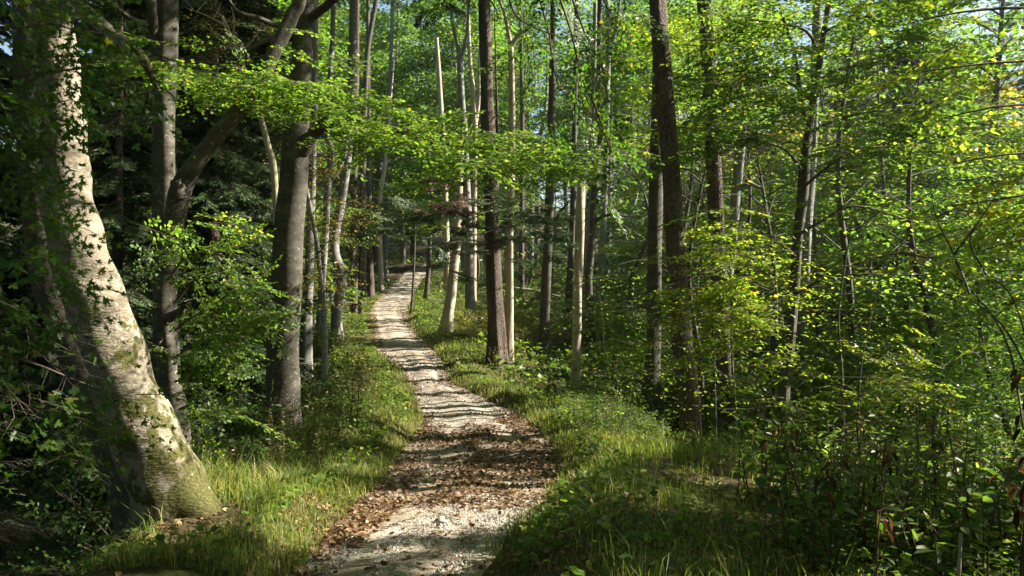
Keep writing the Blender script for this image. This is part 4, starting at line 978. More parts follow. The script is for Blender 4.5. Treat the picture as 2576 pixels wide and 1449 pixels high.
def wood_spruce(seed, h=21, z0=2.0, R0=3.0):
    r = np.random.RandomState(seed); o = thing('spruce_tree', 'x', 'tree', (0, 0, 0))
    P = np.array([(0, 0, -.6), (0, 0, .6), (.1, 0, h * .4), (0, .1, h)])
    v, q = tube(P, [.26, .21, .15, .01], 10, 30, .06, seed, .3); mk('trunk', [(v, q, 0, True)], [SPRUCEB], o)
    fo = Foliage(); parts = []
    z = z0
    while z < h - .3:
        f = (z - z0) / (h - z0); L = R0 * (1 - f) ** .8 + .25
        m = 5 if f < .8 else 4
        for k in range(m):
            phi = r.uniform(0, 2 * pi); e = R(r.uniform(-28, -8)) if f < .7 else R(r.uniform(-5, 25))
            d = hz(phi, e); b = np.array([0, 0, z + r.uniform(-.15, .15)])
            if f < .12 and r.rand() < .5: L_ = L * .5
            else: L_ = L * r.uniform(.7, 1.1)
            fo.add(TSP, b + d * L_ * .05, d[None], L_, r, roll=.15)
            if L_ > 1.2:
                for s in (-.55, .55):
                    fo.add(TSP, (b + d * L_ * .35)[None], hz(phi + s, e - .1)[None], L_ * .6, r, roll=.2)
        z += .30 + .25 * (1 - f)
    mk('crown', fo.parts() + parts, [NEEDLE, TWIG], o)
    return o

WB = [dict(h=20, z0=2.5, trunkm=BEECH), dict(h=22, z0=3, lean=.8), dict(h=18, z0=2.5, trunkm=BEECH), dict(h=21, z0=3, lean=-.6), dict(h=16, z0=1.5, lm=LEAFY, n=30)]
def own(x, y, k, label, group, size):
    """a beech grown in place, its leaves pruned where the sunbeams on the path pass"""
    o = wood_beech(int(1000 + x * 31 + y * 57) % 9000, at=(x, y), size=size, **WB[k]); tag(o, label, 'tree', group); return o
BW = [wood_beech(300, 20, 3.5), wood_beech(301, 22, 5, lean=.8), wood_beech(302, 18, 2.5, trunkm=BEECH), wood_beech(303, 21, 4, lean=-.6, lm=LEAFF, trunkm=DEADB), wood_beech(304, 16, 1.5, lm=LEAFY, trunkm=GREYB, n=30)]
SW = [wood_spruce(310), wood_spruce(311, 18, 1.2, 2.6), wood_spruce(312, 23, 3.5, 3.4)]
used = set()
def put(proto, x, y, label, group, rz=None, sc=1.0, dz=0):
    z = float(G(x, y)) + dz
    rz = rng.uniform(0, 6.28) if rz is None else rz
    if proto.name in used: return dup(proto, (x, y, z), rz, sc, label, group)
    used.add(proto.name); proto.location = (x, y, z); proto.rotation_euler = (0, 0, rz); proto.scale = (sc,) * 3
    tag(proto, label, 'tree', group); return proto
def clear(x, y, m=2.2): return x < pl(y) - m or x > pr(y) + m
# wooded slope behind the path
LB = 'leafy beech in the sunlit wood on the slope behind the path'; LS = 'dark spruce in the wood on the slope behind the path'
for d, lo, hi, n in [(47, 1100, 1650, 4), (55, 760, 1850, 11), (63, 650, 1900, 13), (73, 450, 2000, 15), (85, 350, 2150, 17), (100, 300, 2300, 19), (116, 250, 2300, 17)]:
    for i in range(n):
        px = lo + (hi - lo) * (i + rng.uniform(.1, .9)) / n; y = d + rng.uniform(-6, 6); x = (px - 1288) * y / F
        if 1020 < px < 1400 and y < 61: continue
        if not clear(x, y, 3.0): x = x + 5
        if not clear(x, y, 3.0): continue
        if rng.rand() < .2 and (px < 1150 or y > 90): put(SW[rng.randint(3)], x, y, LS, 'spruces on the slope behind the path', sc=rng.uniform(.8, 1.15))
        elif px > 1100 and y < 90: own(x, y, rng.choice([0, 1, 2, 3, 4], p=[.27, .25, .22, .18, .08]), LB, 'beeches on the slope behind the path', rng.uniform(.8, 1.1))
        else: put(BW[rng.choice([0, 1, 2, 3, 4], p=[.27, .25, .22, .18, .08])], x, y, LB, 'beeches on the slope behind the path', sc=rng.uniform(.8, 1.2))
for px, y in [(955, 63), (1015, 76), (1085, 88), (880, 67), (1040, 100), (930, 84)]:
    put(BW[rng.randint(3)], (px - 1288) * y / F, y, LB, 'beeches on the slope behind the path', sc=1.1)
# gloomy hollow on the left
LL = 'dark spruce standing in the gloomy hollow on the left'
for px, d in [(300, 16), (545, 19), (250, 22), (600, 27), (470, 25), (380, 30), (180, 27), (530, 36), (690, 40), (300, 38), (640, 48), (420, 46), (720, 56), (560, 58), (-120, 20), (-60, 32), (120, 42)]:
    y = d; x = (px - 1288) * y / F
    put(SW[rng.randint(3)], x, y, LL, 'spruces in the left hollow', sc=rng.uniform(.8, 1.1))
for px, d in [(560, 30), (690, 33), (480, 40), (600, 44), (740, 48), (330, 52), (200, 60)]:
    y = d; x = (px - 1288) * y / F
    put(BW[rng.choice([2, 4, 0])], x, y, 'beech with thin sunlit foliage in the left hollow', 'beeches in the left hollow', sc=rng.uniform(.7, .95))
# hazy valley on the right
LR = 'yellow-green beech in the hazy valley on the right'
for px, d in [(2250, 29), (2480, 27), (2650, 27), (2080, 32), (2380, 33), (1900, 36), (2560, 38), (2200, 42), (1750, 42), (2000, 47), (2420, 48), (2700, 46), (1600, 50), (1850, 58), (2120, 60), (2350, 62), (2560, 66), (2800, 60)]:
    y = d + rng.uniform(-1.5, 1.5); x = (px - 1288) * y / F
    own(x, y, rng.choice([0, 1, 2, 4, 3], p=[.3, .2, .2, .2, .1]), LR, 'beeches in the right valley', rng.uniform(.8, 1.05))
for px, d in [(2300, 29), (2520, 33), (2150, 37), (2420, 41), (1950, 52)]:
    y = d; x = (px - 1288) * y / F
    put(SW[rng.randint(3)], x, y, 'grey-green spruce in the hazy valley on the right', 'spruces in the right valley', sc=rng.uniform(.7, .95))

LU = 'leafy young beech filling the right side between the trunks'
for px, d in [(1760, 19), (1930, 18), (2120, 17.5), (2330, 17), (2540, 16.5), (1850, 22), (2040, 21), (2250, 21.5), (2460, 20), (1700, 25), (1960, 26), (2170, 25), (2380, 25), (2600, 23), (1600, 29), (1790, 31), (2060, 30), (2300, 37), (2500, 31)]:
    d += rng.uniform(-.6, .6); o = wood_beech(int(5000 + px), h=10, z0=.8, length=3.4, n=42, nspr=15, sc=(.9, 1.4), trunkm=BEECH, tp=TS, at=((px - 1288) * d / F, d), size=rng.uniform(.75, 1.25), thick=.35, lm=[LEAF, LEAFS, LEAFF][rng.randint(3)]); tag(o, LU, 'tree', 'young beeches on the right slope')
for px, d in [(1190, 40), (1330, 48), (1580, 40), (1250, 52), (1390, 56), (1500, 52), (1650, 45), (1720, 54), (1850, 46), (1170, 60), (1300, 62), (1460, 63), (1600, 62), (1060, 62), (1120, 72), (1700, 36), (1950, 40)]:
    d += rng.uniform(-.8, .8); x = (px - 1288) * d / F
    if not clear(x, d, 2.4): continue
    o = wood_beech(int(6000 + px), h=9, z0=.5, length=3.2, n=42, nspr=12, sc=(1.1, 1.7), trunkm=BEECH, tp=TFAR, at=(x, d), size=rng.uniform(.6, 1.2), thick=.3, lm=[LEAFF, LEAF, BUSHM][rng.randint(3)]); tag(o, 'low leafy beech in the sunlit understorey beyond the dead trunks', 'tree', 'young beeches in the understorey')
# unseen trees added all round the viewpoint to block low sky light
for i in range(44):
    if i < 22: x, y = rng.uniform(-45, 30), rng.uniform(-34, -9)
    else: x, y = rng.uniform(-48, -15), rng.uniform(-8, 46)
    if i >= 22 and abs(x) < .68 * y + 3: x = -(.68 * y + 4)
    put((BW + SW)[rng.randint(8)], x, y, 'added forest tree behind or beside the viewpoint, out of view, blocking sky light', 'added sky-blocking trees out of view', sc=rng.uniform(.9, 1.2))

# tall trees on the right outside the picture, whose crowns shade the foreground
LC = 'tall leafy beech on the right slope outside the picture'
for i, (x, y, h, z0, n) in enumerate([(7.2, 4.2, 11, 1.2, 40), (9.5, 7.2, 13, 2.0, 40), (6.0, 1.6, 10, 1.0, 34), (11.5, 4.0, 15, 3, 40), (13.5, 7.6, 16, 4, 40), (16, 12.5, 18, 6, 40), (10.5, -1.5, 14, 3, 34), (18, 6.5, 19, 6, 40), (20, 17, 20, 8, 36)]):
    r = np.random.RandomState(400 + i); g = float(G(x, y)); o = thing('beech_tree', LC, 'tree', (x, y, g), 'tall beeches on the right outside the picture')
    P = np.array([(x, y, g - .4), (x + .1, y, g + 2), (x, y + .1, h * .5), (x + .2, y, h)])
    v, q = tube(P, [.2, .16, .12, .02], 10, 30, .05, i, .3); mk('trunk', [(v, q, 0, True)], [BEECH], o, o.location)
    fo = Foliage(); parts = []
    crown_limbs(fo, parts, (x, y, g + z0), (x, y, h), .16, r, n, 3.6, TS, el=(0, 30), nspr=11, scale=(1.0, 1.6), shape=lambda f: 1 - .5 * f, cull=1.0, viewcull=True)
    mk('crown', fo.parts() + parts, [LEAF, TWIG], o, o.location)

LO = 'added beech around the viewpoint, out of view, its crown blocking sky light'  # unseen beeches added overhead to cut the sky light on the foreground
for i, (x, y, h, z0, n) in enumerate([(-5, -2.5, 15, 6, 36), (1.2, -5, 16, 7, 36), (-7.5, 2.5, 15, 6, 36), (4.5, -3, 15, 6, 36), (-2, .5, 14, 6.5, 40), (3, 2, 14, 6, 40), (9, 2.5, 14, 4, 40), (-9, -4, 17, 7, 30), (-11, 6, 17, 7, 36), (5, .5, 14, 5.5, 36)]):
    r = np.random.RandomState(450 + i); g = float(G(x, y)); o = thing('beech_tree', LO, 'tree', (x, y, g), 'added beeches around the viewpoint')
    P = np.array([(x, y, g - .4), (x + .1, y, g + 2), (x, y + .1, h * .5), (x + .2, y, h)])
    v, q = tube(P, [.24, .2, .15, .02], 10, 30, .05, i, .3); mk('trunk', [(v, q, 0, True)], [BEECH], o, o.location)
    fo = Foliage(); parts = []
    crown_limbs(fo, parts, (x, y, z0), (x, y, h), .18, r, n, 4.6, TS, el=(0, 25), nspr=13, scale=(1.1, 1.7), shape=lambda f: 1 - .5 * f, cull=1.0, viewcull=True)
    mk('crown', fo.parts() + parts, [LEAF, TWIG], o, o.location)

# ================================================================ UNDERGROWTH
def bush(seed, w=1.2, h=1.0, n=46, lm=BUSHM, tp=TBUSH, name='bush', sc=(.5, .8)):
    r = np.random.RandomState(seed); o = thing(name, 'x', 'bush', (0, 0, 0)); fo = Foliage(); parts = []
    for i in range(9):
        phi = i * .7 + r.rand(); e = R(r.uniform(45, 85)); L = h * r.uniform(.7, 1.1)
        P = np.array([(0.05 * cos(phi), .05 * sin(phi), -.15), hz(phi, e) * L * .5, hz(phi, e * .85) * L])
        v, q = tube(P, [.012, .009, .003], 4, 8, .05, i); parts.append((v, q, 0, True))
    mk('stem', parts, [TWIG], o)
    a = r.uniform(0, 2 * pi, n); rad = w * np.sqrt(r.rand(n)) * .75; z = h * (1 - .75 * (rad / w) ** 2) * r.uniform(.25, 1, n)
    org = np.stack([rad * np.cos(a), rad * np.sin(a), z], -1)
    dd = np.stack([np.cos(a + r.randn(n) * .6), np.sin(a + r.randn(n) * .6), r.uniform(-.1, .7, n)], -1)
    fo.add(tp, org, dd, r.uniform(*sc, n), r, roll=.5)
    mk('foliage', fo.parts(), [lm, TWIG], o)
    return o
BU = [bush(320), bush(321, 1.0, 1.3), bush(322, 1.5, .8, 60), bush(323, .9, .7, 36, lm=LEAFY)]
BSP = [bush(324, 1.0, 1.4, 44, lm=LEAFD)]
def putb(p, x, y, label, group, sc=1.0, dz=0):
    o = put(p, x, y, label, group, sc=sc, dz=dz); o['category'] = 'bush'; return o
for i in range(40):
    px = rng.uniform(1700, 2750); y = rng.uniform(26, 50); x = (px - 1288) * y / F
    putb(BU[rng.randint(4)], x, y, 'far bush in the valley on the right', 'bushes in the right valley', sc=rng.uniform(1.0, 2.0))
for i in range(100):       # sunlit hollow right of the path
    px = rng.uniform(1100, 1640); y = rng.uniform(25, 56); x = (px - 1288) * y / F
    if x < pr(y) + 1.6: continue
    putb(BU[rng.randint(4)], x, y, 'low green bush on the sunlit slope right of the path', 'bushes on the sunlit right slope', sc=rng.uniform(.55, 1.15))
for i in range(58):       # right slope
    px = rng.uniform(1520, 2576); y = rng.uniform(11.5, 30); x = (px - 1288) * y / F
    if x < pr(y) + (4.2 if y < 19 else 3): continue
    putb(BU[rng.randint(3)], x, y, 'leafy bush in the undergrowth on the right slope', 'bushes on the right slope', sc=rng.uniform(.7, 1.25))
for px, d in [(1560, 12.5), (1625, 12.6), (1600, 13.4), (1500, 15), (1470, 16.5), (1840, 11.6), (1420, 18)]:
    putb(BU[rng.randint(3)], (px - 1288) * d / F, d, 'sunlit bush at the edge of the grass right of the path', 'sunlit bushes by the right verge', sc=rng.uniform(.35, .55))
for i in range(62):       # left hollow
    px = rng.uniform(120, 830); y = rng.uniform(8.5, 26); x = (px - 1288) * y / F
    if x > pl(y) - 1.7: continue
    putb([BSP[0], BU[1], BU[2]][rng.randint(3)], x, y, 'dark bush in the shady hollow on the left', 'bushes in the left hollow', sc=rng.uniform(.7, 1.2))
for px, d in [(790, 19), (820, 20), (760, 18), (780, 24)]:
    putb(BU[rng.randint(3)], (px - 1288) * d / F, d, 'bush beside the grey stems left of the path', 'bushes by the grey stems', sc=rng.uniform(.6, 1.0))
for i in range(22):
    y = rng.uniform(50, 80); sd = rng.rand() < .5
    x = pl(y) - rng.uniform(2, 9) if sd else pr(y) + rng.uniform(2, 10)
    putb(BU[rng.randint(4)], x, y, 'far bush beside the bend of the path', 'bushes by the far bend', sc=rng.uniform(.7, 1.3))

# tall weeds on the left verge
def weed(seed, h=.7, lm=DRYG):
    r = np.random.RandomState(seed); o = thing('weed', 'x', 'plant', (0, 0, 0)); parts = []; V = []
    for i in range(6):
        phi = r.uniform(0, 6.28); b = np.array([r.uniform(-.12, .12), r.uniform(-.12, .12), -.1]); top = b + np.array([.28 * cos(phi) * r.rand(), .28 * sin(phi) * r.rand(), h * r.uniform(.6, 1.1)])
        P = np.array([b, (b + top) / 2 + r.randn(3) * .02, top]); v, q = tube(P, [.005, .004, .002], 4, 10, .05, i); parts.append((v, q, 0, True))
        C = catmull(P, 24)[5:]; k = len(C); a = r.uniform(0, 6.28, k)
        ax = np.stack([np.cos(a), np.sin(a), r.uniform(-.2, .7, k)], -1)
        LV, f = place_leaves('beech', C, ax, norm(np.array([0, 0, 1]) + .5 * r.randn(k, 3)), .075 * r.uniform(.5, 1.3, k), wid=.6); V.append(LV)
    mk('stem', parts, [STALK], o)
    V = np.concatenate(V); n = len(V)
    mk('foliage', [(V.reshape(-1, 3), (f[0][None] + (np.arange(n) * 6)[:, None, None]).reshape(-1, 4), 0, False)], [lm], o)
    return o
WE = [weed(330), weed(331, .9), weed(332, .55, BUSHM), weed(333, .75, BUSHM)]
for i in range(170):
    y = rng.uniform(7.2, 26); x = pl(y) - rng.uniform(.95, 2.4)
    if y < 9 and x > -2.2: continue
    o = put(WE[rng.choice(4, p=[.35, .3, .2, .15])], x, y, 'tall weed with small dry leaves on the left verge', 'weeds on the left verge', sc=rng.uniform(.6, 1.15) if y > 9 else rng.uniform(.4, .7)); o['category'] = 'plant'
for i in range(46):
    y = rng.uniform(9.5, 26); x = pr(y) + rng.uniform(1.3, 3.0)
    if 1540 < x / y * F + 1288 < 1800 and y < 15: continue
    o = put(WE[rng.choice(4, p=[.2, .2, .3, .3])], x, y, 'tall weed in the grass on the right verge', 'weeds on the right verge', sc=rng.uniform(.6, 1.1)); o['category'] = 'plant'

# withered stalks in the shaded right foreground
def stalk(seed, h):
    r = np.random.RandomState(seed); o = thing('withered_plant', 'x', 'plant', (0, 0, 0)); parts = []
    bend = r.uniform(-.18, .18, 2)
    P = np.array([(0, 0, -.1), (bend[0] * .3, bend[1] * .3, h * .5), (bend[0], bend[1], h * .85), (bend[0] * 1.7, bend[1] * 1.7, h)])
    v, q = tube(P, [.0065, .005, .004, .002], 5, 24, .06, seed); parts.append((v, q, 0, True))
    C = catmull(P, 60); V = []; f = None
    idx = r.randint(16, 59, 22); a = r.uniform(0, 6.28, 22)
    for i, p in zip(idx, a):
        e = C[i] + np.array([cos(p), sin(p), .25]) * r.uniform(.04, .12); v, q = tube(np.array([C[i], e]), [.003, .002], 3, 3, 0); parts.append((v, q, 0, True))
        dn = np.array([cos(p), sin(p), r.uniform(-1.0, .0)]); LV, f = place_leaves('curl', e[None], dn[None], norm(np.array([[cos(p) * .3, sin(p) * .3, 1]]) + .4 * r.randn(1, 3)), [r.uniform(.06, .11)]); V.append(LV)
    mk('stem', parts, [STALK], o)
    V = np.concatenate(V); n = len(V); q6 = f[0]
    # a few still green leaves low down
    k = 7; a = r.uniform(0, 6.28, k); org = C[r.randint(8, 40, k)]
    LV, f = place_leaves('beech', org, np.stack([np.cos(a), np.sin(a), r.uniform(-.3, .4, k)], -1), norm(np.array([0, 0, 1]) + .5 * r.randn(k, 3)), r.uniform(.06, .13, k))
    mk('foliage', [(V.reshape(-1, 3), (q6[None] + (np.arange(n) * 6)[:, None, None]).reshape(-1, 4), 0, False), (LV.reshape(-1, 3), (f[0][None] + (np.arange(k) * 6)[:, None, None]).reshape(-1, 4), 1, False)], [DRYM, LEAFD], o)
    return o
ST = [stalk(340 + i, h) for i, h in enumerate([1.3, 1.1, 1.5, .9, 1.25])]
for i in range(9):
    d = rng.uniform(4.2, 8.2); px = 2576 - 900 * rng.rand() ** 1.25; x = (px - 1288) * d / F
    if px < 1850: px += 250; x = (px - 1288) * d / F
    o = put(ST[rng.randint(5)], x, d, 'withered stalk with drooping brown leaves in the shaded right foreground', 'withered stalks in the right foreground', sc=rng.uniform(.65, 1.1) * (1 if px > 2000 else .8)); o['category'] = 'plant'
for i in range(60):
    d = rng.uniform(4.6, 9.5); px = rng.uniform(1860, 2640) if d > 6.5 else rng.uniform(1950, 2640); x = (px - 1288) * d / F
    o = put(WE[rng.choice([2, 3, 1], p=[.45, .4, .15])], x, d, 'dark leafy weed in the shaded undergrowth of the right foreground', 'weeds in the right foreground', sc=rng.uniform(.8, 1.6)); o['category'] = 'plant'
# ---------------------------------------------------------------- grass, herbs, litter, gravel
def grass(n, xs, ys, h, wd, r):
    z = G(xs, ys) - .02; a = r.uniform(0, 6.28, n); lean = r.uniform(.1, .75, n) * h; ph = r.uniform(0, 6.28, n)
    s = np.stack([np.cos(a), np.sin(a), 0 * a], -1) * wd[:, None] * .5
    b = np.stack([xs, ys, z], -1); dv = np.stack([np.cos(ph), np.sin(ph), 0 * ph], -1) * lean[:, None]
    m = b + dv * .35 + np.stack([0 * h, 0 * h, h * .62], -1); t = b + dv + np.stack([0 * h, 0 * h, h * r.uniform(.75, 1, n)], -1)
    V = np.stack([b - s, b + s, m - s * .8, m + s * .8, t - s * .12, t + s * .12], 1)
    f = np.array([[0, 1, 3, 2], [2, 3, 5, 4]])
    return V.reshape(-1, 3), (f[None] + (np.arange(n) * 6)[:, None, None]).reshape(-1, 4)
r = np.random.RandomState(50)
GX, GY, GH = [], [], []
def scatter(n, y0, y1, side, u0, u1, h0, h1, pw=1.0, tuft=.5):
    y = np.exp(r.uniform(np.log(y0), np.log(y1), n)); u = u0 + (u1 - u0) * r.rand(n) ** pw
    x = pl(y) - u if side < 0 else pr(y) + u
    k = vnoise(x, y, 2.6, 31) * .6 + vnoise(x, y, 7, 32) * .4 > tuft * .8 * r.rand(n)
    hm = .6 + .8 * vnoise(x, y, 1.1, 33)
    GX.append(x[k]); GY.append(y[k]); GH.append((r.uniform(h0, h1, n) * hm)[k])
scatter(28000, 8.2, 60, 1, .04, 1.5, .05, .17)
scatter(20000, 8.5, 60, -1, .04, .95, .05, .16)
scatter(9000, 5.0, 9.5, -1, -.05, 1.3, .06, .22)
scatter(16000, 3.2, 9, 1, -.05, 5.5, .05, .18)
scatter(3000, 9, 30, -1, .9, 2.4, .25, .5)
scatter(2600, 9, 30, 1, 1.3, 2.8, .2, .42)
scatter(5000, 6, 9.0, -1, .4, 2.6, .15, .42)
scatter(1500, 3.6, 9, 1, .6, 6.5, .12, .32)
GX = np.concatenate(GX); GY = np.concatenate(GY); GH = np.concatenate(GH)
GH = np.where((GY > 26) & (GY < 40) & (GX < pl(GY)), GH * .45, GH)
k = np.hypot(GX + 2.35, (GY - 6.1) * .7) > .25 + .25 * r.rand(len(GX)); GX, GY, GH = GX[k], GY[k], GH[k]
V, q = grass(len(GX), GX, GY, GH, np.clip(.0035 + .00045 * GY, .004, .022), r)
tag(mk('grass', [(V, q, 0, False)], [GRASSM]), 'green and straw coloured grass growing along both edges of the path', 'grass', kind='stuff')

n = 62000
y = np.exp(r.uniform(np.log(3.2), np.log(60), n)); sd = np.where(r.rand(n) < .5, -1, 1); u = .35 + 7 * r.rand(n) ** 1.5
x = np.where(sd < 0, pl(y) - u, pr(y) + u)
k = vnoise(x, y, 1.3, 41) > .35 + .25 * r.rand(n); x, y = x[k], y[k]; n = len(x)
k = np.hypot(x + 2.35, (y - 6.0) * .6) > .3 + .45 * r.rand(len(x)); x, y = x[k], y[k]; n = len(x)
hh = r.uniform(.02, .20, n); a = r.uniform(0, 6.28, n)
LV, f = place_leaves('simple', np.stack([x, y, G(x, y) + hh], -1), np.stack([np.cos(a), np.sin(a), r.uniform(-.5, .5, n)], -1), norm(np.array([0, 0, 1]) + .5 * r.randn(n, 3)), r.uniform(.03, .075, n) * (1 + y * .02), wid=1.2)
tag(mk('ground_cover', [(LV.reshape(-1, 3), (f[0][None] + (np.arange(n) * 4)[:, None, None]).reshape(-1, 4), 0, False)], [BUSHM]), 'low herbs and ivy covering the forest floor beside the path', 'ground cover', kind='stuff')

n = 70000
y = np.exp(r.uniform(np.log(20), np.log(95), n)); x = r.uniform(-.5, 1.0, n) * .8 * y
k = ((x < pl(y) - 1.2) | (x > pr(y) + 1.4)) & (vnoise(x, y, .5, 44) > .25 + .3 * r.rand(n)); x, y = x[k], y[k]; n = len(x)
a = r.uniform(0, 6.28, n)
LV, f = place_leaves('simple', np.stack([x, y, G(x, y) + r.uniform(.02, .5, n)], -1), np.stack([np.cos(a), np.sin(a), r.uniform(-.5, .5, n)], -1), norm(np.array([0, 0, 1]) + .6 * r.randn(n, 3)), r.uniform(.10, .24, n) * (.6 + y * .012), wid=1.2)
tag(mk('ground_cover', [(LV.reshape(-1, 3), (f[0][None] + (np.arange(n) * 4)[:, None, None]).reshape(-1, 4), 0, False)], [BUSHM]), 'low green undergrowth covering the far forest floor', 'ground cover', kind='stuff')
# fallen leaves
LX, LY = [], []
def litter(n, y0, y1, u0, u1, thr=.0, pw=1, f=1.6):
    y = r.uniform(y0, y1, n); t = u0 + (u1 - u0) * r.rand(n) ** pw
    x = pl(y) * (1 - t) + pr(y) * t
    k = vnoise(x, y * .7, f, 51) * .65 + vnoise(x, y, 5, 52) * .35 > (thr + .22 * np.exp(-((t - .27) / .10) ** 2) * (y > 8.3)) * r.uniform(.6, 1.2, n)
    LX.append(x[k]); LY.append(y[k])
litter(15000, 7.7, 16, -.05, 1.05, .52, f=1.1)
litter(4600, 7.7, 14.5, .45, 1.08, .3)
litter(2200, 6.2, 8.2, -.25, .28, .3)
litter(700, 4, 7.6, -.15, .15, .35)
litter(500, 3.5, 7.6, 0, 1.0, .45)
litter(1400, 14.4, 22, .0, 1.1, .6)
litter(1800, 14, 40, -.12, .12, .3); litter(1800, 14, 40, .85, 1.15, .3)
litter(2500, 22, 60, 0, 1, .6)
litter(1500, 3.4, 6.5, 1.0, 3.5, .3)
LX.append(-2.25 + .55 * r.randn(420)); LY.append(6.05 + .5 * r.randn(420))
LX = np.concatenate(LX); LY = np.concatenate(LY); n = len(LX)
ins = (LX > pl(LY)) & (LX < pr(LY))
tq = np.clip((LX - pl(LY)) / (pr(LY) - pl(LY)), 0, 1)
LZ = np.where(ins, pz(LY) + .035 * np.sin(pi * tq) - .03 * (np.exp(-((tq - .28) / .09) ** 2) + np.exp(-((tq - .72) / .09) ** 2)) + (vnoise(LX, LY, 2.2, 5) - .5) * .012, G(LX, LY)) + r.uniform(.006, .035, n)
a = r.uniform(0, 6.28, n)
LV, f = place_leaves('beech', np.stack([LX, LY, LZ], -1), np.stack([np.cos(a), np.sin(a), r.uniform(-.35, .35, n)], -1), norm(np.array([0, 0, 1]) + .45 * r.randn(n, 3)), r.uniform(.026, .060, n) * (1 + LY * .012))
tag(mk('fallen_leaves', [(LV.reshape(-1, 3), (f[0][None] + (np.arange(n) * 6)[:, None, None]).reshape(-1, 4), 0, False)], [LITTER]), 'brown beech leaves littering the gravel path', 'fallen leaves', kind='stuff')

# loose gravel
n = 42000
y = np.exp(r.uniform(np.log(3.4), np.log(24), n)); t = r.uniform(-.03, 1.03, n); x = pl(y) * (1 - t) + pr(y) * t; tq = np.clip(t, 0, 1)
z = pz(y) + .035 * np.sin(pi * tq) - .03 * (np.exp(-((tq - .28) / .09) ** 2) + np.exp(-((tq - .72) / .09) ** 2)) + (vnoise(x, y, 2.2, 5) - .5) * .012
base = np.array([[1, 0, 0], [0, 1, 0], [-1, 0, 0], [0, -1, 0], [0, 0, .8], [0, 0, -.8]])
s = r.uniform(.004, .010, n) * (1 + .03 * y) * np.where(r.rand(n) < .04, 1.9, 1)
a = r.uniform(0, 6.28, n); ca, sa = np.cos(a), np.sin(a)
B = base[None] * r.uniform(.6, 1.3, (n, 6, 1)) * s[:, None, None]
Vg = np.stack([B[..., 0] * ca[:, None] - B[..., 1] * sa[:, None] + x[:, None], B[..., 0] * sa[:, None] + B[..., 1] * ca[:, None] + y[:, None], B[..., 2] + z[:, None]], -1)
ft = np.array([[0, 1, 4], [1, 2, 4], [2, 3, 4], [3, 0, 4], [1, 0, 5], [2, 1, 5], [3, 2, 5], [0, 3, 5]])
GRAVEL = leaf_mat('gravel_stones', [(0, (.12, .115, .11)), (.4, (.26, .245, .22)), (.8, (.42, .39, .34)), (1, (.55, .53, .49))], 0, noise=.3, rough=.85)
tag(mk('gravel', [(Vg.reshape(-1, 3), (ft[None] + (np.arange(n) * 6)[:, None, None]).reshape(-1, 3), 0, False)], [GRAVEL]), 'loose pale gravel lying on the path', 'gravel', kind='stuff')

# ---------------------------------------------------------------- single things on the ground
def on_path(px, d): 
    x = (px - 1288) * d / F; return np.array([x, d, float(pz(d)) + .02])
def stone(c, s, label, seed):
    r = np.random.RandomState(seed); u = np.linspace(0, 2 * pi, 12, endpoint=False); vv = np.linspace(-pi / 2, pi / 2, 8)
    U, Vv = np.meshgrid(u, vv); d = np.stack([np.cos(Vv) * np.cos(U), np.cos(Vv) * np.sin(U), np.sin(Vv)], -1)
    rad = 1 + .25 * np.sin(d @ r.randn(3) * 3 + r.rand() * 6) + .15 * np.sin(d @ r.randn(3) * 5)
    V = d * rad[..., None] * np.array(s) + c; idx = np.arange(96).reshape(8, 12)
    q = np.stack([idx[:-1], np.roll(idx[:-1], -1, 1), np.roll(idx[1:], -1, 1), idx[1:]], -1).reshape(-1, 4)
    tag(mk('stone', [(V.reshape(-1, 3), q, 0, True)], [STONE], origin=tuple(c)), label, 'stone')
stone(on_path(1108, 7.0) + [0, 0, .02], (.055, .04, .04), 'dark fist-sized stone lying on the sunlit gravel', 1)
stone(on_path(1000, 6.9) + [0, 0, .01], (.04, .03, .02), 'flat pale stone left of the dark stone on the gravel', 2)
def stick(pts, rad, label, seed, bark=WOODG):
    P = np.array([on_path(a, d) + [0, 0, h] for a, d, h in pts])
    v, q = tube(P, np.linspace(rad, rad * .4, len(P)), 7, 14 * len(P), .12, seed)
    tag(mk('stick', [(v, q, 0, True)], [bark], origin=tuple(P[0])), label, 'stick')
stick([(1120, 10.55, .02), (1180, 10.75, .03), (1250, 10.95, .03), (1300, 11.35, .04), (1340, 11.2, .03)], .022, 'long bent bare stick lying across the leaf-strewn path', 4)
stick([(1150, 11.05, .02), (1200, 11.2, .02), (1265, 11.3, .03)], .014, 'shorter bare stick lying just beyond the long bent one', 5)
stick([(1000, 5.75, .01), (1050, 5.85, .02), (1090, 6.05, .02)], .008, 'thin twig lying on the gravel at the bottom of the picture', 6)
stick([(1075, 6.1, .01), (1080, 6.35, .05), (1078, 6.5, .02)], .006, 'small upright twig on the gravel near the bottom', 7)
p = W(2412, 1370, 4.4); g = float(G(p[0], p[1]))
v, q = tube(np.array([(p[0] - .02, p[1], g - .05), (p[0], p[1], g + .2), (p[0] + .01, p[1], g + .42)]), [.012, .011, .009], 8, 16, .08, 4)
tag(mk('stick', [(v, q, 0, True)], [DEADB], origin=(p[0], p[1], g)), 'pale broken stick standing in the dark right foreground', 'stick')
p = W(455, 1450, 5.3); 
v, q = tube(np.array([p + [-.25, .1, -.10], p + [-.05, 0, .0], p + [.2, -.05, .0], p + [.38, -.1, -.06]]), [.05, .06, .06, .04], 12, 30, .1, 8)
tag(mk('log', [(v, q, 0, True)], [WOODG], origin=tuple(p)), 'weathered grey log end at the bottom edge below the mossy beech', 'log')
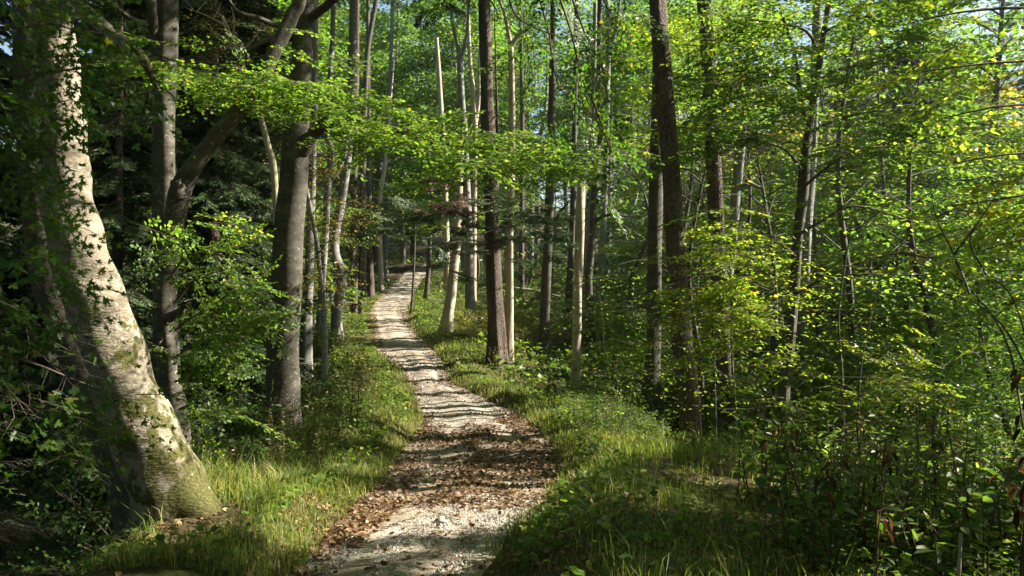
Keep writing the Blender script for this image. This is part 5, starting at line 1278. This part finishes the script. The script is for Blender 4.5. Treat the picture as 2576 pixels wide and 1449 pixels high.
# brush pile of bare twigs at the foot of the pale leaning trunk
b = W(1185, 800, 31); o = thing('brush_pile', 'heap of bare dry branches behind the pale leaning trunk', 'branches', (b[0], b[1], float(G(b[0], b[1])))); rr_ = np.random.RandomState(8)
for i in range(16):
    c = np.array(o.location) + [rr_.uniform(-.8, .8), rr_.uniform(-.8, .8), rr_.uniform(0, .5)]; d = hz(rr_.uniform(0, 6.28), R(rr_.uniform(-10, 35))); L = rr_.uniform(.6, 1.6)
    v, q = tube(np.array([c - d * L * .5, c + rr_.randn(3) * .05, c + d * L * .5]), [.02, .015, .005], 5, 10, .1, i); mk('branch', [(v, q, 0, True)], [DEADB], o, o.location)
b = W(1345, 742, 40)
v, q = tube(np.array([b + [-1.2, 0, .35], b + [0, .2, .2], b + [1.3, .4, -.1]]), [.08, .07, .05], 8, 20, .08, 9)
tag(mk('log', [(v, q, 0, True)], [WOODG], origin=tuple(b)), 'fallen grey log on the green slope right of the white dead trunk', 'log')

# bench
bx = W(872, 795, 37.5); gz = float(G(bx[0], bx[1]))
o = thing('bench', 'old weathered wooden bench beside the path under the trees', 'bench', (bx[0], bx[1], gz)); o.rotation_euler = (0, 0, R(38))
def box(c, s, rx=0):
    V = np.array([[x, y, z] for x in (-.5, .5) for y in (-.5, .5) for z in (-.5, .5)]) * np.array(s)
    k = np.array([[1, 0, 0], [0, cos(rx), -sin(rx)], [0, sin(rx), cos(rx)]]); V = V @ k.T + np.array(c)
    return V, np.array([[0, 1, 3, 2], [4, 6, 7, 5], [0, 4, 5, 1], [2, 3, 7, 6], [0, 2, 6, 4], [1, 5, 7, 3]])
for yy in (-.13, .05, .23):
    v, q = box((0, yy - .08, .45), (1.7, .16, .045)); mk('seat_board', [(v, q, 0, False)], [WOODG], o)
for zz in (.62, .84):
    v, q = box((0, .27 + (zz - .62) * .22, zz), (1.7, .04, .15), R(-12)); mk('backrest_board', [(v, q, 0, False)], [WOODG], o)
for xx in (-.65, .65):
    for yy, hh in ((-.2, .43), (.24, .9)):
        v, q = box((xx, yy, hh / 2 - .1), (.09, .08, hh + .2), R(-6) if yy > 0 else 0); mk('leg', [(v, q, 0, False)], [WOODG], o)

# samples that found no place in the wood are taken away again
for o in [o for o in COL.objects if o.get('label') == 'x']:
    for ch in list(o.children): bpy.data.objects.remove(ch)
    bpy.data.objects.remove(o)
# ---------------------------------------------------------------- labels: which one of the many
MARKS = [(40, 'the left edge'), (190, 'the leaning mossy beech'), (430, 'the forked beech'), (716, 'the half-shaded beech'), (850, 'the S-curved stem by the bench'), (958, 'the path rise'), (1110, 'the pale leaning trunk'),
         (1254, 'the dark path-side spruce'), (1364, 'the lone smooth trunk'), (1450, 'the peeling dead trunk'), (1515, 'the wavy dark trunk'), (1640, 'the stout shaded trunk'), (1725, 'the tall leaning spruce'), (1815, 'the sunlit rough trunk'),
         (1990, 'the flat-layered beech'), (2120, 'the low right sapling'), (2330, 'the shaded stalks'), (2560, 'the right edge')]
ORD = ['nearest', 'second nearest', 'third nearest', 'fourth nearest', 'fifth nearest', 'sixth nearest', 'seventh nearest', 'eighth nearest', 'ninth nearest', 'tenth nearest', 'eleventh nearest', 'twelfth nearest', 'thirteenth nearest', 'fourteenth nearest', 'fifteenth nearest', 'sixteenth nearest']
KIND = {'bushes on the sunlit right slope': 'low sunlit bush', 'bushes on the right slope': 'slope bush', 'sunlit bushes by the right verge': 'small bush at the verge', 'bushes in the left hollow': 'dark hollow bush',
        'bushes by the grey stems': 'bush among grey stems', 'bushes by the far bend': 'far bush by the bend', 'bushes in the right valley': 'valley bush', 'young beeches on the right slope': 'leafy young beech',
        'young beeches in the understorey': 'low understorey beech', 'beeches in the right valley': 'hazy valley beech', 'spruces in the right valley': 'grey-green valley spruce', 'spruces in the left hollow': 'dark hollow spruce',
        'beeches in the left hollow': 'thin-leaved hollow beech', 'beeches on the slope behind the path': 'tall background beech', 'spruces on the slope behind the path': 'tall background spruce'}
cells = {}
for o in list(COL.objects):
    gname = o.get('group')
    if gname in KIND and o.parent is None and o.location.y > 1:
        px = o.location.x / o.location.y * F + 1288
        if px < -60 or px > 2640: continue
        m = min(MARKS, key=lambda t: abs(t[0] - px)); side = 'left' if px < m[0] else 'right'
        cells.setdefault((gname, m[1], side), []).append(o)
for (gname, mk_, side), obs in cells.items():
    obs.sort(key=lambda o: o.location.y)
    for k, o in enumerate(obs):
        o['label'] = f"{KIND[gname]} {side} of {mk_}" + (f", {ORD[min(k, 15)]}" if len(obs) > 1 else '')

# ---------------------------------------------------------------- haze
HAZE = 0.0005
if HAZE:
    m, n_, l_, out = mat('haze_air')
    pv = n_.new('ShaderNodeVolumePrincipled'); pv.inputs['Density'].default_value = HAZE; pv.inputs['Color'].default_value = (.9, .94, 1, 1); pv.inputs['Anisotropy'].default_value = .72
    l_.new(pv.outputs[0], out.inputs['Volume'])
    v, q = box((0, 60, 18), (300, 200, 72)); tag(mk('haze', [(v, q, 0, False)], [m]), 'pale morning haze between the trees', 'haze', kind='stuff')
